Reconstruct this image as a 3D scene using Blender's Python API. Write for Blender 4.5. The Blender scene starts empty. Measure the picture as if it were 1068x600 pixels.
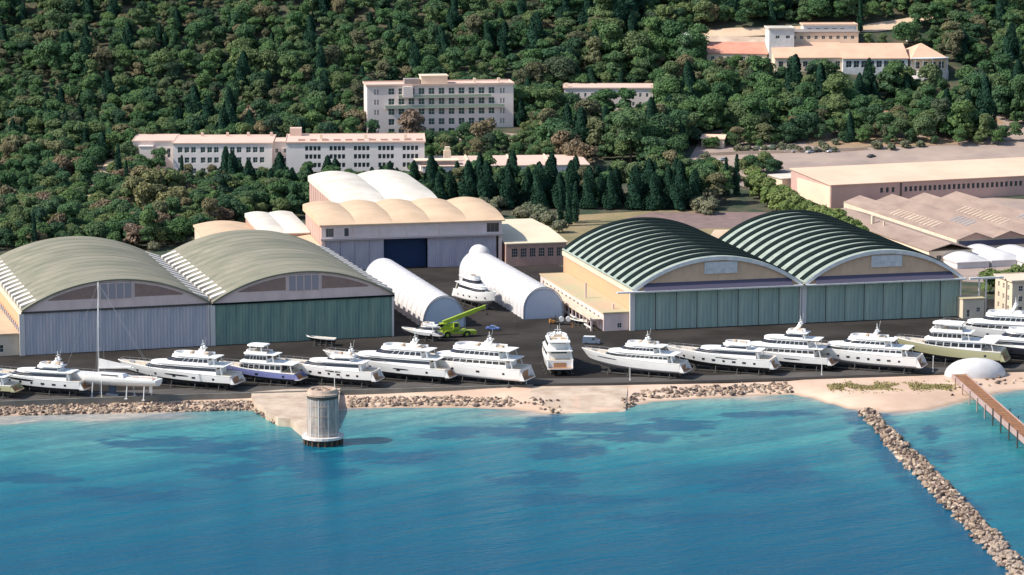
import bpy, bmesh, math, random
from mathutils import Vector, noise, Matrix
R=math.radians; PI=math.pi
rnd=random.Random(7)
sc=bpy.context.scene; C=sc.collection
# ------------------------------------------------------------------ camera
F=3200.;CH=172.;PIT=R(9.4)
def G(px,py,z=0.):
    u=(px-534)/F;v=(300-py)/F
    dy=math.cos(PIT)+v*math.sin(PIT);dz=-math.sin(PIT)+v*math.cos(PIT)
    t=(z-CH)/dz
    return Vector((u*t,dy*t,z))
def PX(x,y,z):
    z=z-CH
    d=y*math.cos(PIT)-z*math.sin(PIT); up=y*math.sin(PIT)+z*math.cos(PIT)
    return (534+F*x/d,300-F*up/d)
cd=bpy.data.cameras.new('camera'); cam=bpy.data.objects.new('camera',cd); C.objects.link(cam)
cd.sensor_width=36; cd.lens=36*F/1068.; cd.clip_start=1; cd.clip_end=20000
cam.location=(0,0,CH); cam.rotation_euler=(R(90)-PIT,0,0); sc.camera=cam
sc.render.resolution_x=1024; sc.render.resolution_y=575
# ------------------------------------------------------------------ light
w=bpy.data.worlds.new('World'); sc.world=w; w.use_nodes=True
nt=w.node_tree; bg=nt.nodes['Background']; sky=nt.nodes.new('ShaderNodeTexSky'); sky.sky_type='NISHITA'
SUN=Vector((-0.965,-0.26,0)).normalized(); EL=R(44)
sky.sun_disc=False; sky.sun_elevation=EL; sky.sun_rotation=math.atan2(SUN.x,SUN.y)
sky.air_density=1.0; sky.dust_density=1.0
nt.links.new(sky.outputs[0],bg.inputs[0]); bg.inputs[1].default_value=0.15
sl=bpy.data.lights.new('sun','SUN'); so=bpy.data.objects.new('sun',sl); C.objects.link(so)
sl.energy=4.8; sl.angle=R(.5); sl.color=(1,.93,.82)
sd=Vector((SUN.x*math.cos(EL),SUN.y*math.cos(EL),math.sin(EL)))
so.rotation_euler=(-sd).to_track_quat('-Z','Y').to_euler(); so.location=(-200,900,400)
sc.view_settings.view_transform='Standard'; sc.view_settings.look='None'; sc.view_settings.gamma=1
sc.view_settings.exposure=0.34
# ------------------------------------------------------------------ materials
MATS={}
def mat(name,col,rough=.7,col2=None,scale=(1,1,1),ns=1.0,var=.5,bump=0,bscale=8,metal=0,rand=None,spec=None,coord='Object',transl=0,detail=5,lo=.35,hi=.65):
    if name in MATS: return MATS[name]
    m=bpy.data.materials.new(name); m.use_nodes=True; t=m.node_tree; b=t.nodes['Principled BSDF']
    b.inputs['Roughness'].default_value=rough; b.inputs['Metallic'].default_value=metal
    if spec is not None: b.inputs['Specular IOR Level'].default_value=spec
    c4=(*col,1)
    b.inputs['Base Color'].default_value=c4
    tc=t.nodes.new('ShaderNodeTexCoord'); mp=t.nodes.new('ShaderNodeMapping'); mp.inputs['Scale'].default_value=scale
    t.links.new(tc.outputs[coord],mp.inputs[0])
    out=None
    if rand:
        oi=t.nodes.new('ShaderNodeObjectInfo'); rp=t.nodes.new('ShaderNodeValToRGB'); cr=rp.color_ramp
        n=len(rand)
        while len(cr.elements)<n: cr.elements.new(.5)
        for i,c in enumerate(rand): cr.elements[i].position=i/max(1,n-1); cr.elements[i].color=(*c,1)
        t.links.new(oi.outputs['Random'],rp.inputs[0]); out=rp.outputs[0]
    if col2 is not None:
        nz=t.nodes.new('ShaderNodeTexNoise'); nz.inputs['Scale'].default_value=ns; nz.inputs['Detail'].default_value=detail; nz.inputs['Roughness'].default_value=.62
        t.links.new(mp.outputs[0],nz.inputs['Vector'])
        mr=t.nodes.new('ShaderNodeMapRange'); mr.inputs[1].default_value=lo; mr.inputs[2].default_value=hi; mr.inputs[4].default_value=var*2 if var<.5 else 1
        t.links.new(nz.outputs['Fac'],mr.inputs[0])
        mx=t.nodes.new('ShaderNodeMix'); mx.data_type='RGBA'
        t.links.new(mr.outputs[0],mx.inputs[0])
        if out: t.links.new(out,mx.inputs[6])
        else: mx.inputs[6].default_value=c4
        mx.inputs[7].default_value=(*col2,1); out=mx.outputs[2]
    if out: t.links.new(out,b.inputs['Base Color'])
    if bump:
        n2=t.nodes.new('ShaderNodeTexNoise'); n2.inputs['Scale'].default_value=bscale; n2.inputs['Detail'].default_value=4
        t.links.new(mp.outputs[0],n2.inputs['Vector'])
        bp=t.nodes.new('ShaderNodeBump'); bp.inputs['Strength'].default_value=bump; bp.inputs['Distance'].default_value=.2
        t.links.new(n2.outputs['Fac'],bp.inputs['Height']); t.links.new(bp.outputs[0],b.inputs['Normal'])
    if transl:
        tr=t.nodes.new('ShaderNodeBsdfTranslucent'); ms=t.nodes.new('ShaderNodeMixShader'); ms.inputs[0].default_value=transl
        if out: t.links.new(out,tr.inputs[0])
        else: tr.inputs[0].default_value=c4
        o=t.nodes['Material Output']; t.links.new(b.outputs[0],ms.inputs[1]); t.links.new(tr.outputs[0],ms.inputs[2]); t.links.new(ms.outputs[0],o.inputs[0])
    MATS[name]=m; return m
M=lambda n:MATS[n]
mat('asphalt',(.028,.025,.023),1,(.05,.044,.040),spec=.08,ns=.045,detail=10,bump=.1,lo=.4,hi=.62)
mat('road_grey',(.07,.066,.062),1,(.11,.10,.095),spec=.1,ns=.08,detail=8)
mat('quay_concrete',(.12,.12,.11),.9,(.2,.19,.17),ns=.2,detail=8)
mat('pale_concrete',(.56,.45,.35),.9,(.38,.28,.21),ns=.16,detail=10)
mat('sand',(.60,.40,.27),.95,(.50,.31,.20),ns=.1,detail=9,bump=.3,bscale=1)
mat('ground_earth',(.09,.075,.045),.95,(.045,.055,.03),ns=.06,detail=9,bump=.3,bscale=.5)
mat('dry_earth',(.36,.23,.15),.95,(.22,.17,.10),ns=.07,detail=9,bump=.3,bscale=.5)
mat('dry_grass',(.30,.22,.12),.95,(.16,.15,.07),ns=.06,detail=9,bump=.3,bscale=.5)
mat('lavender_field',(.23,.15,.14),.95,(.15,.11,.10),ns=.2,detail=9,bump=.3,bscale=.5)
mat('beige_gravel',(.62,.46,.33),.95,(.5,.37,.25),ns=.1)
mat('car_park',(.27,.21,.185),.95,(.38,.29,.24),ns=.06,detail=9)
mat('rock',(.4,.3,.23),.92,(.17,.13,.12),ns=.8,rand=[(.33,.25,.18),(.48,.38,.28),(.17,.13,.11),(.56,.46,.35),(.26,.19,.145),(.40,.30,.22)],var=.4,bump=.6,bscale=2)
for i_,c_ in enumerate([(.38,.28,.20),(.52,.41,.31),(.24,.17,.13),(.09,.065,.06),(.30,.22,.17),(.15,.11,.09)]): mat('rock_mass%d'%i_,c_,.92,tuple(q*.6 for q in c_),ns=.8,var=.4,bump=.6,bscale=2)
mat('white_paint',(.78,.77,.74),.5)
mat('gelcoat',(.78,.77,.76),.25,(.68,.67,.66),ns=.3,var=.3)
mat('yacht_glass',(.02,.022,.028),.08)
mat('antifoul',(.035,.032,.035),.7)
mat('antifoul_blue',(.05,.07,.12),.7)
mat('antifoul_grey',(.35,.33,.33),.7)
mat('teak',(.45,.24,.12),.7,(.35,.19,.1),ns=2)
mat('steel_dark',(.06,.055,.05),.6)
mat('steel_grey',(.35,.35,.36),.5,metal=.3)
mat('galv',(.62,.62,.62),.5)
mat('glass_dark',(.045,.06,.065),.15)
mat('glass_green',(.05,.09,.085),.2)
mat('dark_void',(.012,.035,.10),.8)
mat('rubber',(.02,.02,.02),.8)
mat('bark',(.11,.075,.05),.9,(.06,.045,.03),ns=2)
# ------------------------------------------------------------------ mesh builder
class MB:
    def __init__(s): s.v=[]; s.f=[]; s.m=[]
    def add(s,vs,fs,mi=0):
        o=len(s.v); s.v+= [tuple(q) for q in vs]; s.f+=[tuple(i+o for i in f) for f in fs]; s.m+=[mi]*len(fs); return s
    def box(s,x0,x1,y0,y1,z0,z1,mi=0):
        return s.add([(x0,y0,z0),(x1,y0,z0),(x1,y1,z0),(x0,y1,z0),(x0,y0,z1),(x1,y0,z1),(x1,y1,z1),(x0,y1,z1)],
          [(0,3,2,1),(4,5,6,7),(0,1,5,4),(1,2,6,5),(2,3,7,6),(3,0,4,7)],mi)
    def prism(s,poly,z0,z1,mi=0):
        n=len(poly); a=sum(poly[i][0]*poly[(i+1)%n][1]-poly[(i+1)%n][0]*poly[i][1] for i in range(n))
        if a<0: poly=poly[::-1]
        return s.add([(x,y,z0) for x,y in poly]+[(x,y,z1) for x,y in poly],
          [tuple(range(n))[::-1],tuple(range(n,2*n))]+[(i,(i+1)%n,n+(i+1)%n,n+i) for i in range(n)],mi)
    def loft(s,rings,mi=0,close=True,cap0=False,cap1=False):
        n=len(rings[0]); vs=[p for r in rings for p in r]; fs=[]
        for k in range(len(rings)-1):
            for i in range(n if close else n-1):
                j=(i+1)%n; fs.append((k*n+i,k*n+j,(k+1)*n+j,(k+1)*n+i))
        if cap0: fs.append(tuple(range(n))[::-1])
        if cap1: fs.append(tuple(range((len(rings)-1)*n,len(rings)*n)))
        return s.add(vs,fs,mi)
    def tube(s,p0,p1,r0,r1=None,n=8,mi=0,caps=True):
        r1=r0 if r1 is None else r1; p0=Vector(p0);p1=Vector(p1); d=(p1-p0).normalized()
        a=d.orthogonal().normalized(); b=d.cross(a)
        rg=[[p+ (a*math.cos(2*PI*i/n)+b*math.sin(2*PI*i/n))*r for i in range(n)] for p,r in ((p0,r0),(p1,r1))]
        return s.loft(rg,mi,True,caps,caps)
    def bar(s,p0,p1,wd,hh,mi=0):
        p0=Vector(p0);p1=Vector(p1); d=(p1-p0).normalized(); sx=d.cross(Vector((0,0,1)))
        sx=Vector((1,0,0)) if sx.length<1e-3 else sx.normalized(); up=sx.cross(d)
        rg=[[p+sx*a*wd/2+up*b*hh/2 for a,b in((-1,-1),(1,-1),(1,1),(-1,1))] for p in(p0,p1)]
        return s.loft(rg,mi,True,True,True)
    def sphere(s,c,r,nu=10,nv=6,mi=0,sz=1):
        rg=[[(c[0]+r*math.cos(a)*math.cos(b),c[1]+r*math.cos(a)*math.sin(b),c[2]+r*sz*math.sin(a)) for b in [2*PI*i/nu for i in range(nu)]] for a in [(-.5+k/nv)*PI*.98 for k in range(nv+1)]]
        return s.loft(rg,mi,True,True,True)
    def xf(s,i0,mtx):
        for i in range(i0,len(s.v)): s.v[i]=tuple(mtx@Vector(s.v[i]))
    def mesh(s,name,mats,smooth=False):
        me=bpy.data.meshes.new(name); me.from_pydata(s.v,[],s.f)
        if not isinstance(mats,(list,tuple)): mats=[mats]
        for q in mats: me.materials.append(M(q) if isinstance(q,str) else q)
        if len(mats)>1: me.polygons.foreach_set('material_index',s.m)
        if smooth: me.polygons.foreach_set('use_smooth',[True]*len(me.polygons))
        me.validate(); me.update(); return me
    def build(s,name,mats,parent=None,smooth=False,loc=(0,0,0),rz=0):
        return link(name,s.mesh(name,mats,smooth),parent,loc,rz)
def recalc(o):
    b=bmesh.new(); b.from_mesh(o.data); bmesh.ops.recalc_face_normals(b,faces=b.faces); b.to_mesh(o.data); b.free(); return o
def link(name,me,parent=None,loc=(0,0,0),rz=0):
    o=bpy.data.objects.new(name,me); C.objects.link(o); o.location=loc; o.rotation_euler=(0,0,rz)
    if parent: o.parent=parent
    return o
def tag(o,label,cat=None,group=None,kind=None):
    if label: o['label']=label
    if cat: o['category']=cat
    if group: o['group']=group
    if kind: o['kind']=kind
    return o
def thing(name,label,cat,loc,rz=0,group=None):
    return tag(link(name,None,None,loc,rz),label,cat,group)
# ------------------------------------------------------------------ terrain
PROF=[(-5000,0),(1200,0),(1300,5),(1400,17),(1500,45),(1600,85),(1700,130),(1900,210),(2400,330),(3300,390),(9000,420)]
def prof(y):
    for (a,za),(b,zb) in zip(PROF,PROF[1:]):
        if y<=b: return za+(zb-za)*(y-a)/(b-a)
    return PROF[-1][1]
def sprof(y): return (prof(y-25)+prof(y-12)+prof(y)*2+prof(y+12)+prof(y+25))/6
SH=[(-100,436),(0,434),(120,431),(250,428),(300,430),(360,426),(470,425),(540,427),(575,432),(600,430),(650,429),(668,420),(700,417),(760,414),(835,411),(860,419),(890,427),(930,430),(970,427),(1010,416),(1040,409),(1068,406),(1150,402)]
SW=[tuple(G(a,b,-2)[:2]) for a,b in SH]; SW=[(-6000,SW[0][1]-30)]+SW+[(6000,SW[-1][1]+60)]
def shore(x):
    for (a,ya),(b,yb) in zip(SW,SW[1:]):
        if x<=b: return ya+(yb-ya)*(x-a)/(b-a)
    return SW[-1][1]
def sst(a,b,x):
    t=max(0,min(1,(x-a)/(b-a))); return t*t*(3-2*t)
def H(x,y):
    if y<1000:
        d=y-shore(x)-.8*noise.noise(Vector((x*.12,y*.12,0)))
        top=-1.3+1.28*sst(-4,9,x)
        if d<0: return max(-6,-2+d*.14)
        run=16 if x>9 else 9
        return -2+(top+2)*sst(-.3,1,d/run)**.8 if d<run*1.01 else (top+( -.03-top)*sst(0,14,d-run))
    z=sprof(y)
    k=sst(1300,1420,y)
    if k>0: z+=k*(5*noise.noise(Vector((x*.012,y*.012,3)))+1.5*noise.noise(Vector((x*.05,y*.05,9))))
    return z-.03*(1-sst(1190,1210,y))
xs=[-6000,-3000,-1500,-900,-600,-450]+[-330+i*5 for i in range(133)]+[450,600,900,1500,3000,6000]
ys=[300,500,650,720,760]+[785+i*1.5 for i in range(90)]+[925+i*12 for i in range(23)]+[1205+i*9 for i in range(56)]+[1800,2000,2300,2800,3500,5000,9000]
def gridmesh(xs,ys,hf):
    vs=[(x,y,hf(x,y)) for y in ys for x in xs]; n=len(xs)
    fs=[(j*n+i,j*n+i+1,(j+1)*n+i+1,(j+1)*n+i) for j in range(len(ys)-1) for i in range(n-1)]
    return vs,fs
# ground material: sand near the shore, earth inland (real soil colours by place)
gm=bpy.data.materials.new('ground_cover'); gm.use_nodes=True; t=gm.node_tree; b=t.nodes['Principled BSDF']; b.inputs['Roughness'].default_value=.95
geo=t.nodes.new('ShaderNodeNewGeometry'); sp=t.nodes.new('ShaderNodeSeparateXYZ'); t.links.new(geo.outputs['Position'],sp.inputs[0])
def nzn(t,vec,s,d=8,r=.6):
    n=t.nodes.new('ShaderNodeTexNoise'); n.inputs['Scale'].default_value=s; n.inputs['Detail'].default_value=d; n.inputs['Roughness'].default_value=r; t.links.new(vec,n.inputs['Vector']); return n.outputs['Fac']
def mrn(t,v,a,b_,c=0,d=1):
    n=t.nodes.new('ShaderNodeMapRange'); t.links.new(v,n.inputs[0])
    for i,q in enumerate((a,b_,c,d)): n.inputs[i+1].default_value=q
    return n.outputs[0]
def mixc(t,f,a,b_):
    n=t.nodes.new('ShaderNodeMix'); n.data_type='RGBA'
    t.links.new(f,n.inputs[0]) if not isinstance(f,float) else setattr(n.inputs[0],'default_value',f)
    for i,q in ((6,a),(7,b_)):
        if isinstance(q,tuple): n.inputs[i].default_value=(*q,1)
        else: t.links.new(q,n.inputs[i])
    return n.outputs[2]
n1=mrn(t,nzn(t,geo.outputs['Position'],.04),.4,.6)
sand=mixc(t,n1,(.62,.46,.35),(.50,.35,.26))
wet=mixc(t,mrn(t,sp.outputs[2],-2.1,-1.5),(.30,.21,.15),sand)
n2=mrn(t,nzn(t,geo.outputs['Position'],.09),.42,.6)
earth=mixc(t,n2,(.025,.045,.022),(.085,.075,.045))
t.links.new(mixc(t,mrn(t,sp.outputs[1],905,915),wet,earth),b.inputs['Base Color'])
MATS['ground_cover']=gm
g=MB(); g.add(*gridmesh(xs,ys,H)); tag(g.build('ground',['ground_cover'],smooth=True),None,kind='structure')
def patch(name,px,matn,off,z=0,world=False,step=8,kind='structure'):
    pts=[Vector(p) if world else G(p[0],p[1],z) for p in px]
    bm=bmesh.new(); vs=[bm.verts.new((p[0],p[1],0)) for p in pts]; bm.faces.new(vs)
    for ax in (0,1):
        lo=min(p[ax] for p in pts); hi=max(p[ax] for p in pts); q=lo+step
        while q<hi:
            co=[0,0,0]; no=[0,0,0]; co[ax]=q; no[ax]=1
            bmesh.ops.bisect_plane(bm,geom=bm.verts[:]+bm.edges[:]+bm.faces[:],plane_co=co,plane_no=no); q+=step
    bmesh.ops.recalc_face_normals(bm,faces=bm.faces)
    if bm.faces and sum(f.normal.z for f in bm.faces)<0: bmesh.ops.reverse_faces(bm,faces=bm.faces)
    for v in bm.verts: v.co.z=H(v.co.x,v.co.y)+off
    me=bpy.data.meshes.new(name); bm.to_mesh(me); bm.free(); me.materials.append(M(matn))
    for f in me.polygons: f.use_smooth=True
    return tag(link(name,me),None,kind=kind)
# ------------------------------------------------------------------ water
wm=bpy.data.materials.new('sea_water'); wm.use_nodes=True; t=wm.node_tree; b=t.nodes['Principled BSDF']
at=t.nodes.new('ShaderNodeAttribute'); at.attribute_name='depth'; ag=t.nodes.new('ShaderNodeAttribute'); ag.attribute_name='seagrass'
rp=t.nodes.new('ShaderNodeValToRGB'); cr=rp.color_ramp
cols=[(0,(.50,.45,.38)),(.010,(.34,.37,.31)),(.035,(.17,.36,.32)),(.12,(.06,.29,.285)),(.28,(.014,.20,.24)),(.5,(.002,.12,.182)),(1,(.001,.072,.136))]
while len(cr.elements)<len(cols): cr.elements.new(.5)
for i,(p,c) in enumerate(cols): cr.elements[i].position=p; cr.elements[i].color=(*c,1)
t.links.new(at.outputs['Fac'],rp.inputs[0])
dk=mixc(t,ag.outputs['Fac'],rp.outputs[0],(.003,.075,.145))
geo=t.nodes.new('ShaderNodeNewGeometry')
def rotmap(a,sx):
    r0=t.nodes.new('ShaderNodeMapping'); r0.inputs['Rotation'].default_value=(0,0,R(a)); t.links.new(geo.outputs['Position'],r0.inputs[0])
    r1=t.nodes.new('ShaderNodeMapping'); r1.inputs['Scale'].default_value=(sx,1,1); t.links.new(r0.outputs[0],r1.inputs[0]); return r1
mp=rotmap(-24,.4)
mp2=rotmap(-36,.16)
sw=mrn(t,nzn(t,mp2.outputs[0],.10,4,.6),.4,.6)
rip=mrn(t,nzn(t,mp.outputs[0],.7,3,.7),.3,.7)
c1=mixc(t,mrn(t,sw,0,1,.48,0),dk,(.004,.07,.14))
c2=mixc(t,mrn(t,rip,0,1,.5,0),c1,(.005,.085,.15))
t.links.new(c2,b.inputs['Base Color']); b.inputs['Roughness'].default_value=.2; b.inputs['IOR'].default_value=1.33; b.inputs['Specular IOR Level'].default_value=.15
h1=nzn(t,mp.outputs[0],.55,4,.65); h2=nzn(t,mp2.outputs[0],.12,2,.5)
ad=t.nodes.new('ShaderNodeMath'); ad.operation='MULTIPLY_ADD'; t.links.new(h2,ad.inputs[0]); ad.inputs[1].default_value=2.0; t.links.new(h1,ad.inputs[2])
bp=t.nodes.new('ShaderNodeBump'); bp.inputs['Strength'].default_value=.8; bp.inputs['Distance'].default_value=.6; t.links.new(ad.outputs[0],bp.inputs['Height']); t.links.new(bp.outputs[0],b.inputs['Normal'])
MATS['sea_water']=wm
wx=[-6000,-2000,-800,-400,-250]+[-200+i*1.6 for i in range(251)]+[250,400,800,2000,6000]
wy=[-1500,0,300,500,600]+[625+i*1.3 for i in range(210)]+[925]
g=MB(); vs,fs=gridmesh(wx,wy,lambda x,y:-2.0); g.add(vs,fs); wo=g.build('water',['sea_water'],smooth=True); tag(wo,None,kind='structure')
BLOBS=[((165,462),(60,9)),((225,468),(75,11)),((290,472),(70,13)),((330,490),(50,16)),((250,490),(60,12)),((380,478),(60,8)),((120,515),(90,9)),((430,475),(40,6)),
 ((480,452),(50,6)),((545,450),(55,9)),((590,470),(55,10)),((560,500),(60,9)),((620,445),(50,8)),((700,445),(60,8)),((660,455),(70,9)),((810,500),(45,11)),((775,508),(45,8)),((840,492),(25,7)),((800,432),(60,4)),
 ((900,455),(14,10)),((930,480),(12,9)),((960,510),(14,9)),((600,520),(90,8)),((700,540),(90,6)),((30,500),(80,6)),((970,455),(10,14)),((985,478),(11,10)),((575,440),(25,8))]
da=wo.data.attributes.new('depth','FLOAT','POINT'); ga=wo.data.attributes.new('seagrass','FLOAT','POINT')
dv=[];gv=[]
bw=G(903,430,-2); bw2=G(1088,622,-2)
for x,y,z in vs:
    if abs(x)>260 or y<600: dv.append(1 if y<700 else .6); gv.append(0); continue
    ds=shore(x)-y+2.5*noise.noise(Vector((x*.05,y*.1,0)))
    px,py=PX(x,y,-2)
    q=ds/200+.10*noise.noise(Vector((x*.012,y*.03,5)))+.05*noise.noise(Vector((x*.05,y*.1,1)))
    # lagoon right of the breakwater is shallower
    tb=(y-bw.y)/(bw2.y-bw.y); xb=bw.x+(bw2.x-bw.x)*tb
    if x>xb: q=q*.45+.10*sst(0,10,ds)
    for (cx,cy),(rx,ry) in (((790,455),(120,20)),((720,470),(90,16)),((85,470),(110,22)),((560,432),(60,8)),((380,452),(45,12)),((400,492),(45,9)),((880,480),(40,22))):
        e=((px-cx)/rx)**2+((py-cy)/ry)**2
        if e<1.6: q*=1-.45*sst(1.6,0,e) if False else 1-.45*(1-sst(0,1.6,e))
    dv.append(max(0,min(1,q)))
    s=0
    n=.5*noise.noise(Vector((x*.06,y*.14,2)))+.35*noise.noise(Vector((x*.17,y*.33,7)))+.3*noise.noise(Vector((x*.4,y*.8,7)))
    for (cx,cy),(rx,ry) in BLOBS:
        e=((px-cx)/rx)**2+((py-cy)/ry)**2
        if e<2.2: s=max(s,1.15-e**.5)
    if -1<xb-x<9 and 0<tb<1.1: s=max(s,1.0-abs(xb-x-3)/8)
    if 0<x-xb<6 and 0<tb<.7: s=max(s,.8-abs(x-xb-2)/6)
    gv.append(.85*sst(.02,.15,(s-.25)+n*1.4) if s>0 else .4*sst(.38,.62,n))
da.data.foreach_set('value',dv); ga.data.foreach_set('value',gv)
# ------------------------------------------------------------------ quay, roads, fields
QE=[(-160,425),(0,420.5),(200,413),(400,407.5),(556,403),(640,402),(760,399),(840,396),(960,392),(1068,388),(1200,384)]
q=[G(a,b_,0) for a,b_ in QE]; back=[G(1200,296),G(1068,312),G(1003,312),G(840,318),G(640,300),G(560,268),G(440,272),G(200,330),G(0,345),G(-160,352)]
poly=[(p.x,p.y) for p in q]+[(p.x,p.y) for p in back]
g=MB(); g.prism(poly,-1.9,.06); tag(g.build('quay',['asphalt']),None,kind='structure')
def strip(pts,w0,w1,z0,z1):   # band inland of the polyline
    g=MB(); n=len(pts)
    rg=[]
    for i,p in enumerate(pts):
        d=(pts[min(i+1,n-1)]-pts[max(i-1,0)]); d.z=0; d.normalize(); nn=Vector((-d.y,d.x,0))
        a=p+nn*w0; b_=p+nn*w1
        rg.append([(a.x,a.y,z0),(b_.x,b_.y,z0),(b_.x,b_.y,z1),(a.x,a.y,z1)])
    g.loft(rg,0,True,True,True); return g
tag(recalc(strip(q,3.5,11,-.2,.068).build('promenade_road',['road_grey'])),None,kind='structure')
tag(recalc(strip(q[:5],-.35,.45,-1.9,.55).build('quay_kerb',['quay_concrete'])),None,kind='structure')
patch('slipway',[(556,405),(655,403.5),(652,427),(600,428),(585,424),(548,418)],'pale_concrete',.03,z=-.3,step=3)
patch('dry_ground',[(500,262),(600,262),(700,262),(830,262),(920,262),(905,215),(800,225),(700,222),(560,228),(520,232)],'dry_grass',.06)
patch('lavender_field',[(655,241),(760,238),(800,236),(800,224),(680,224),(640,232)],'lavender_field',.09)
patch('gravel_lot',[(735,254),(800,250),(800,239),(745,240)],'beige_gravel',.12)
patch('side_yard',[(905,262),(1100,262),(1100,215),(910,208)],'car_park',.05)
patch('access_road',[(850,285),(1120,300),(1120,262),(905,262),(840,240)],'car_park',.04)
patch('verge',[(762,163),(800,166),(840,164),(880,160),(905,157),(905,155),(860,158),(800,161),(765,159)],'dry_grass',.34,z=5)
for nm,px,mt in [('parking_lot',[(715,178),(800,198),(900,200),(1100,190),(1100,150),(900,153),(800,158),(735,160)],'car_park'),
              ('service_yard',[(900,215),(1010,208),(930,190),(850,205)],'dry_earth')]:
    z0=H(60,1300 if nm=='parking_lot' else 1240); patch(nm,px,mt,.25,z=5 if nm=='parking_lot' else 1)
# ------------------------------------------------------------------ wall facade with openings
def facade(mb,o,ux,n,W,z0,z1,holes,mi=0,depth=.35):
    ux=Vector(ux);n=Vector(n);o=Vector(o)
    X=sorted(set([0,W]+[h[0] for h in holes]+[h[1] for h in holes])); Z=sorted(set([z0,z1]+[h[2] for h in holes]+[h[3] for h in holes]))
    P=lambda x,z,d=0:o+ux*x+Vector((0,0,z))-n*d
    for i in range(len(X)-1):
        for j in range(len(Z)-1):
            cx=(X[i]+X[i+1])/2; cz=(Z[j]+Z[j+1])/2
            if any(h[0]<cx<h[1] and h[2]<cz<h[3] for h in holes): continue
            mb.add([P(X[i],Z[j]),P(X[i+1],Z[j]),P(X[i+1],Z[j+1]),P(X[i],Z[j+1])],[(0,1,2,3)],mi)
    for a,b_,c,d in holes:
        k=[(a,c),(b_,c),(b_,d),(a,d)]
        for e in range(4):
            p,q_=k[e],k[(e+1)%4]
            mb.add([P(*p),P(*q_),P(*q_,depth),P(*p,depth)],[(0,1,2,3)],mi)
WIN={}
def winmesh(w_,h_,frame='white_paint',glass='glass_dark',nx=2,nz=2):
    k=(round(w_,2),round(h_,2),frame,glass,nx,nz)
    if k not in WIN:
        g=MB(); g.box(0,w_,.02,.06,0,h_,0)
        t_=.07
        for i in range(nx+1): x=t_/2+(w_-t_)*i/nx; g.box(x-t_/2,x+t_/2,-.04,.018,0,h_,1)
        for j in range(nz+1): z=t_/2+(h_-t_)*j/nz; g.box(0,w_,-.035,.015,z-t_/2,z+t_/2,1)
        WIN[k]=g.mesh('window',[glass,frame])
    return WIN[k]
def rows(x0,x1,n,zs,w_,h_,groups=None):
    out=[]
    for z in zs:
        for i in range(n):
            cx=x0+(x1-x0)*(i+.5)/n; out.append((cx-w_/2,cx+w_/2,z,z+h_))
    return out
def block(name,label,cat,o,ang,W,D,Ht,wall,roof,front=[],left=[],right=[],rtype='flat',rise=2,par=.8,over=.5,group=None,glass='glass_dark',frame='white_paint',nx=2,nz=2,down=4,parent=None):
    r=parent or thing(name,label,cat,o,ang,group)
    w_=MB()
    facade(w_,(0,0,0),(1,0,0),(0,-1,0),W,-down,Ht,front); facade(w_,(0,D,0),(0,-1,0),(-1,0,0),D,-down,Ht,left)
    facade(w_,(W,0,0),(0,1,0),(1,0,0),D,-down,Ht,right); facade(w_,(W,D,0),(-1,0,0),(0,1,0),W,-down,Ht,[])
    if rtype=='gable':   # ridge parallel to front
        w_.add([(0,0,Ht),(0,D/2,Ht+rise),(0,D,Ht)],[(2,1,0)]); w_.add([(W,0,Ht),(W,D/2,Ht+rise),(W,D,Ht)],[(0,1,2)])
    w_.build('wall',[wall],r)
    g=MB(); e=over
    if rtype=='flat':
        g.box(-e,W+e,-e,D+e,Ht+.003,Ht+.35)
        if par: 
            g.box(-e,W+e,-e,-e+.3,Ht+.353,Ht+par); g.box(-e,W+e,D+e-.3,D+e,Ht+.353,Ht+par); g.box(-e,-e+.3,-e+.303,D+e-.303,Ht+.353,Ht+par); g.box(W+e-.3,W+e,-e+.303,D+e-.303,Ht+.353,Ht+par)
    elif rtype=='gable':
        s=rise/(D/2); za=Ht-s*e+.02
        pr=[(-e,za),(D/2,Ht+rise+.02),(D+e,za),(D+e,za+.35),(D/2,Ht+rise+.37),(-e,za+.35)]
        g.loft([[(x,y,z) for y,z in pr] for x in(-e,W+e)],0,True,True,True)
    elif rtype=='shed':
        w2=MB(); w2.add([(0,0,Ht),(0,D,Ht),(0,D,Ht+rise)],[(0,1,2)][::-1]); w2.add([(W,0,Ht),(W,D,Ht),(W,D,Ht+rise)],[(0,1,2)]); w2.add([(0,D,Ht),(W,D,Ht),(W,D,Ht+rise),(0,D,Ht+rise)],[(3,2,1,0)]); w2.build('gable_wall',[wall],r)
        g.loft([[(x,-e,Ht+.02),(x,D+e,Ht+rise+.05),(x,D+e,Ht+rise+.4),(x,-e,Ht+.35)] for x in (-e,W+e)],0,True,True,True)
    elif rtype=='hip':
        k=min(D/2,W/2)*.95
        g.add([(-e,-e,Ht+.02),(W+e,-e,Ht+.02),(W+e,D+e,Ht+.02),(-e,D+e,Ht+.02),(-e,-e,Ht+.3),(W+e,-e,Ht+.3),(W+e,D+e,Ht+.3),(-e,D+e,Ht+.3),(k,D/2,Ht+rise),(W-k,D/2,Ht+rise)],
          [(3,2,1,0),(0,1,5,4),(1,2,6,5),(2,3,7,6),(3,0,4,7),(4,5,9,8),(5,6,9),(6,7,8,9),(7,4,8)])
    if rtype!='none': recalc(g.build('roof',[roof],r))
    for a,b_,c,d in front: link('window',winmesh(b_-a,d-c,frame,glass,nx,nz),r,(a,.3,c))
    for a,b_,c,d in left: link('window',winmesh(b_-a,d-c,frame,glass,nx,nz),r,(.3,D-a,c),-PI/2)
    for a,b_,c,d in right: link('window',winmesh(b_-a,d-c,frame,glass,nx,nz),r,(W-.3,a,c),PI/2)
    return r
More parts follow.
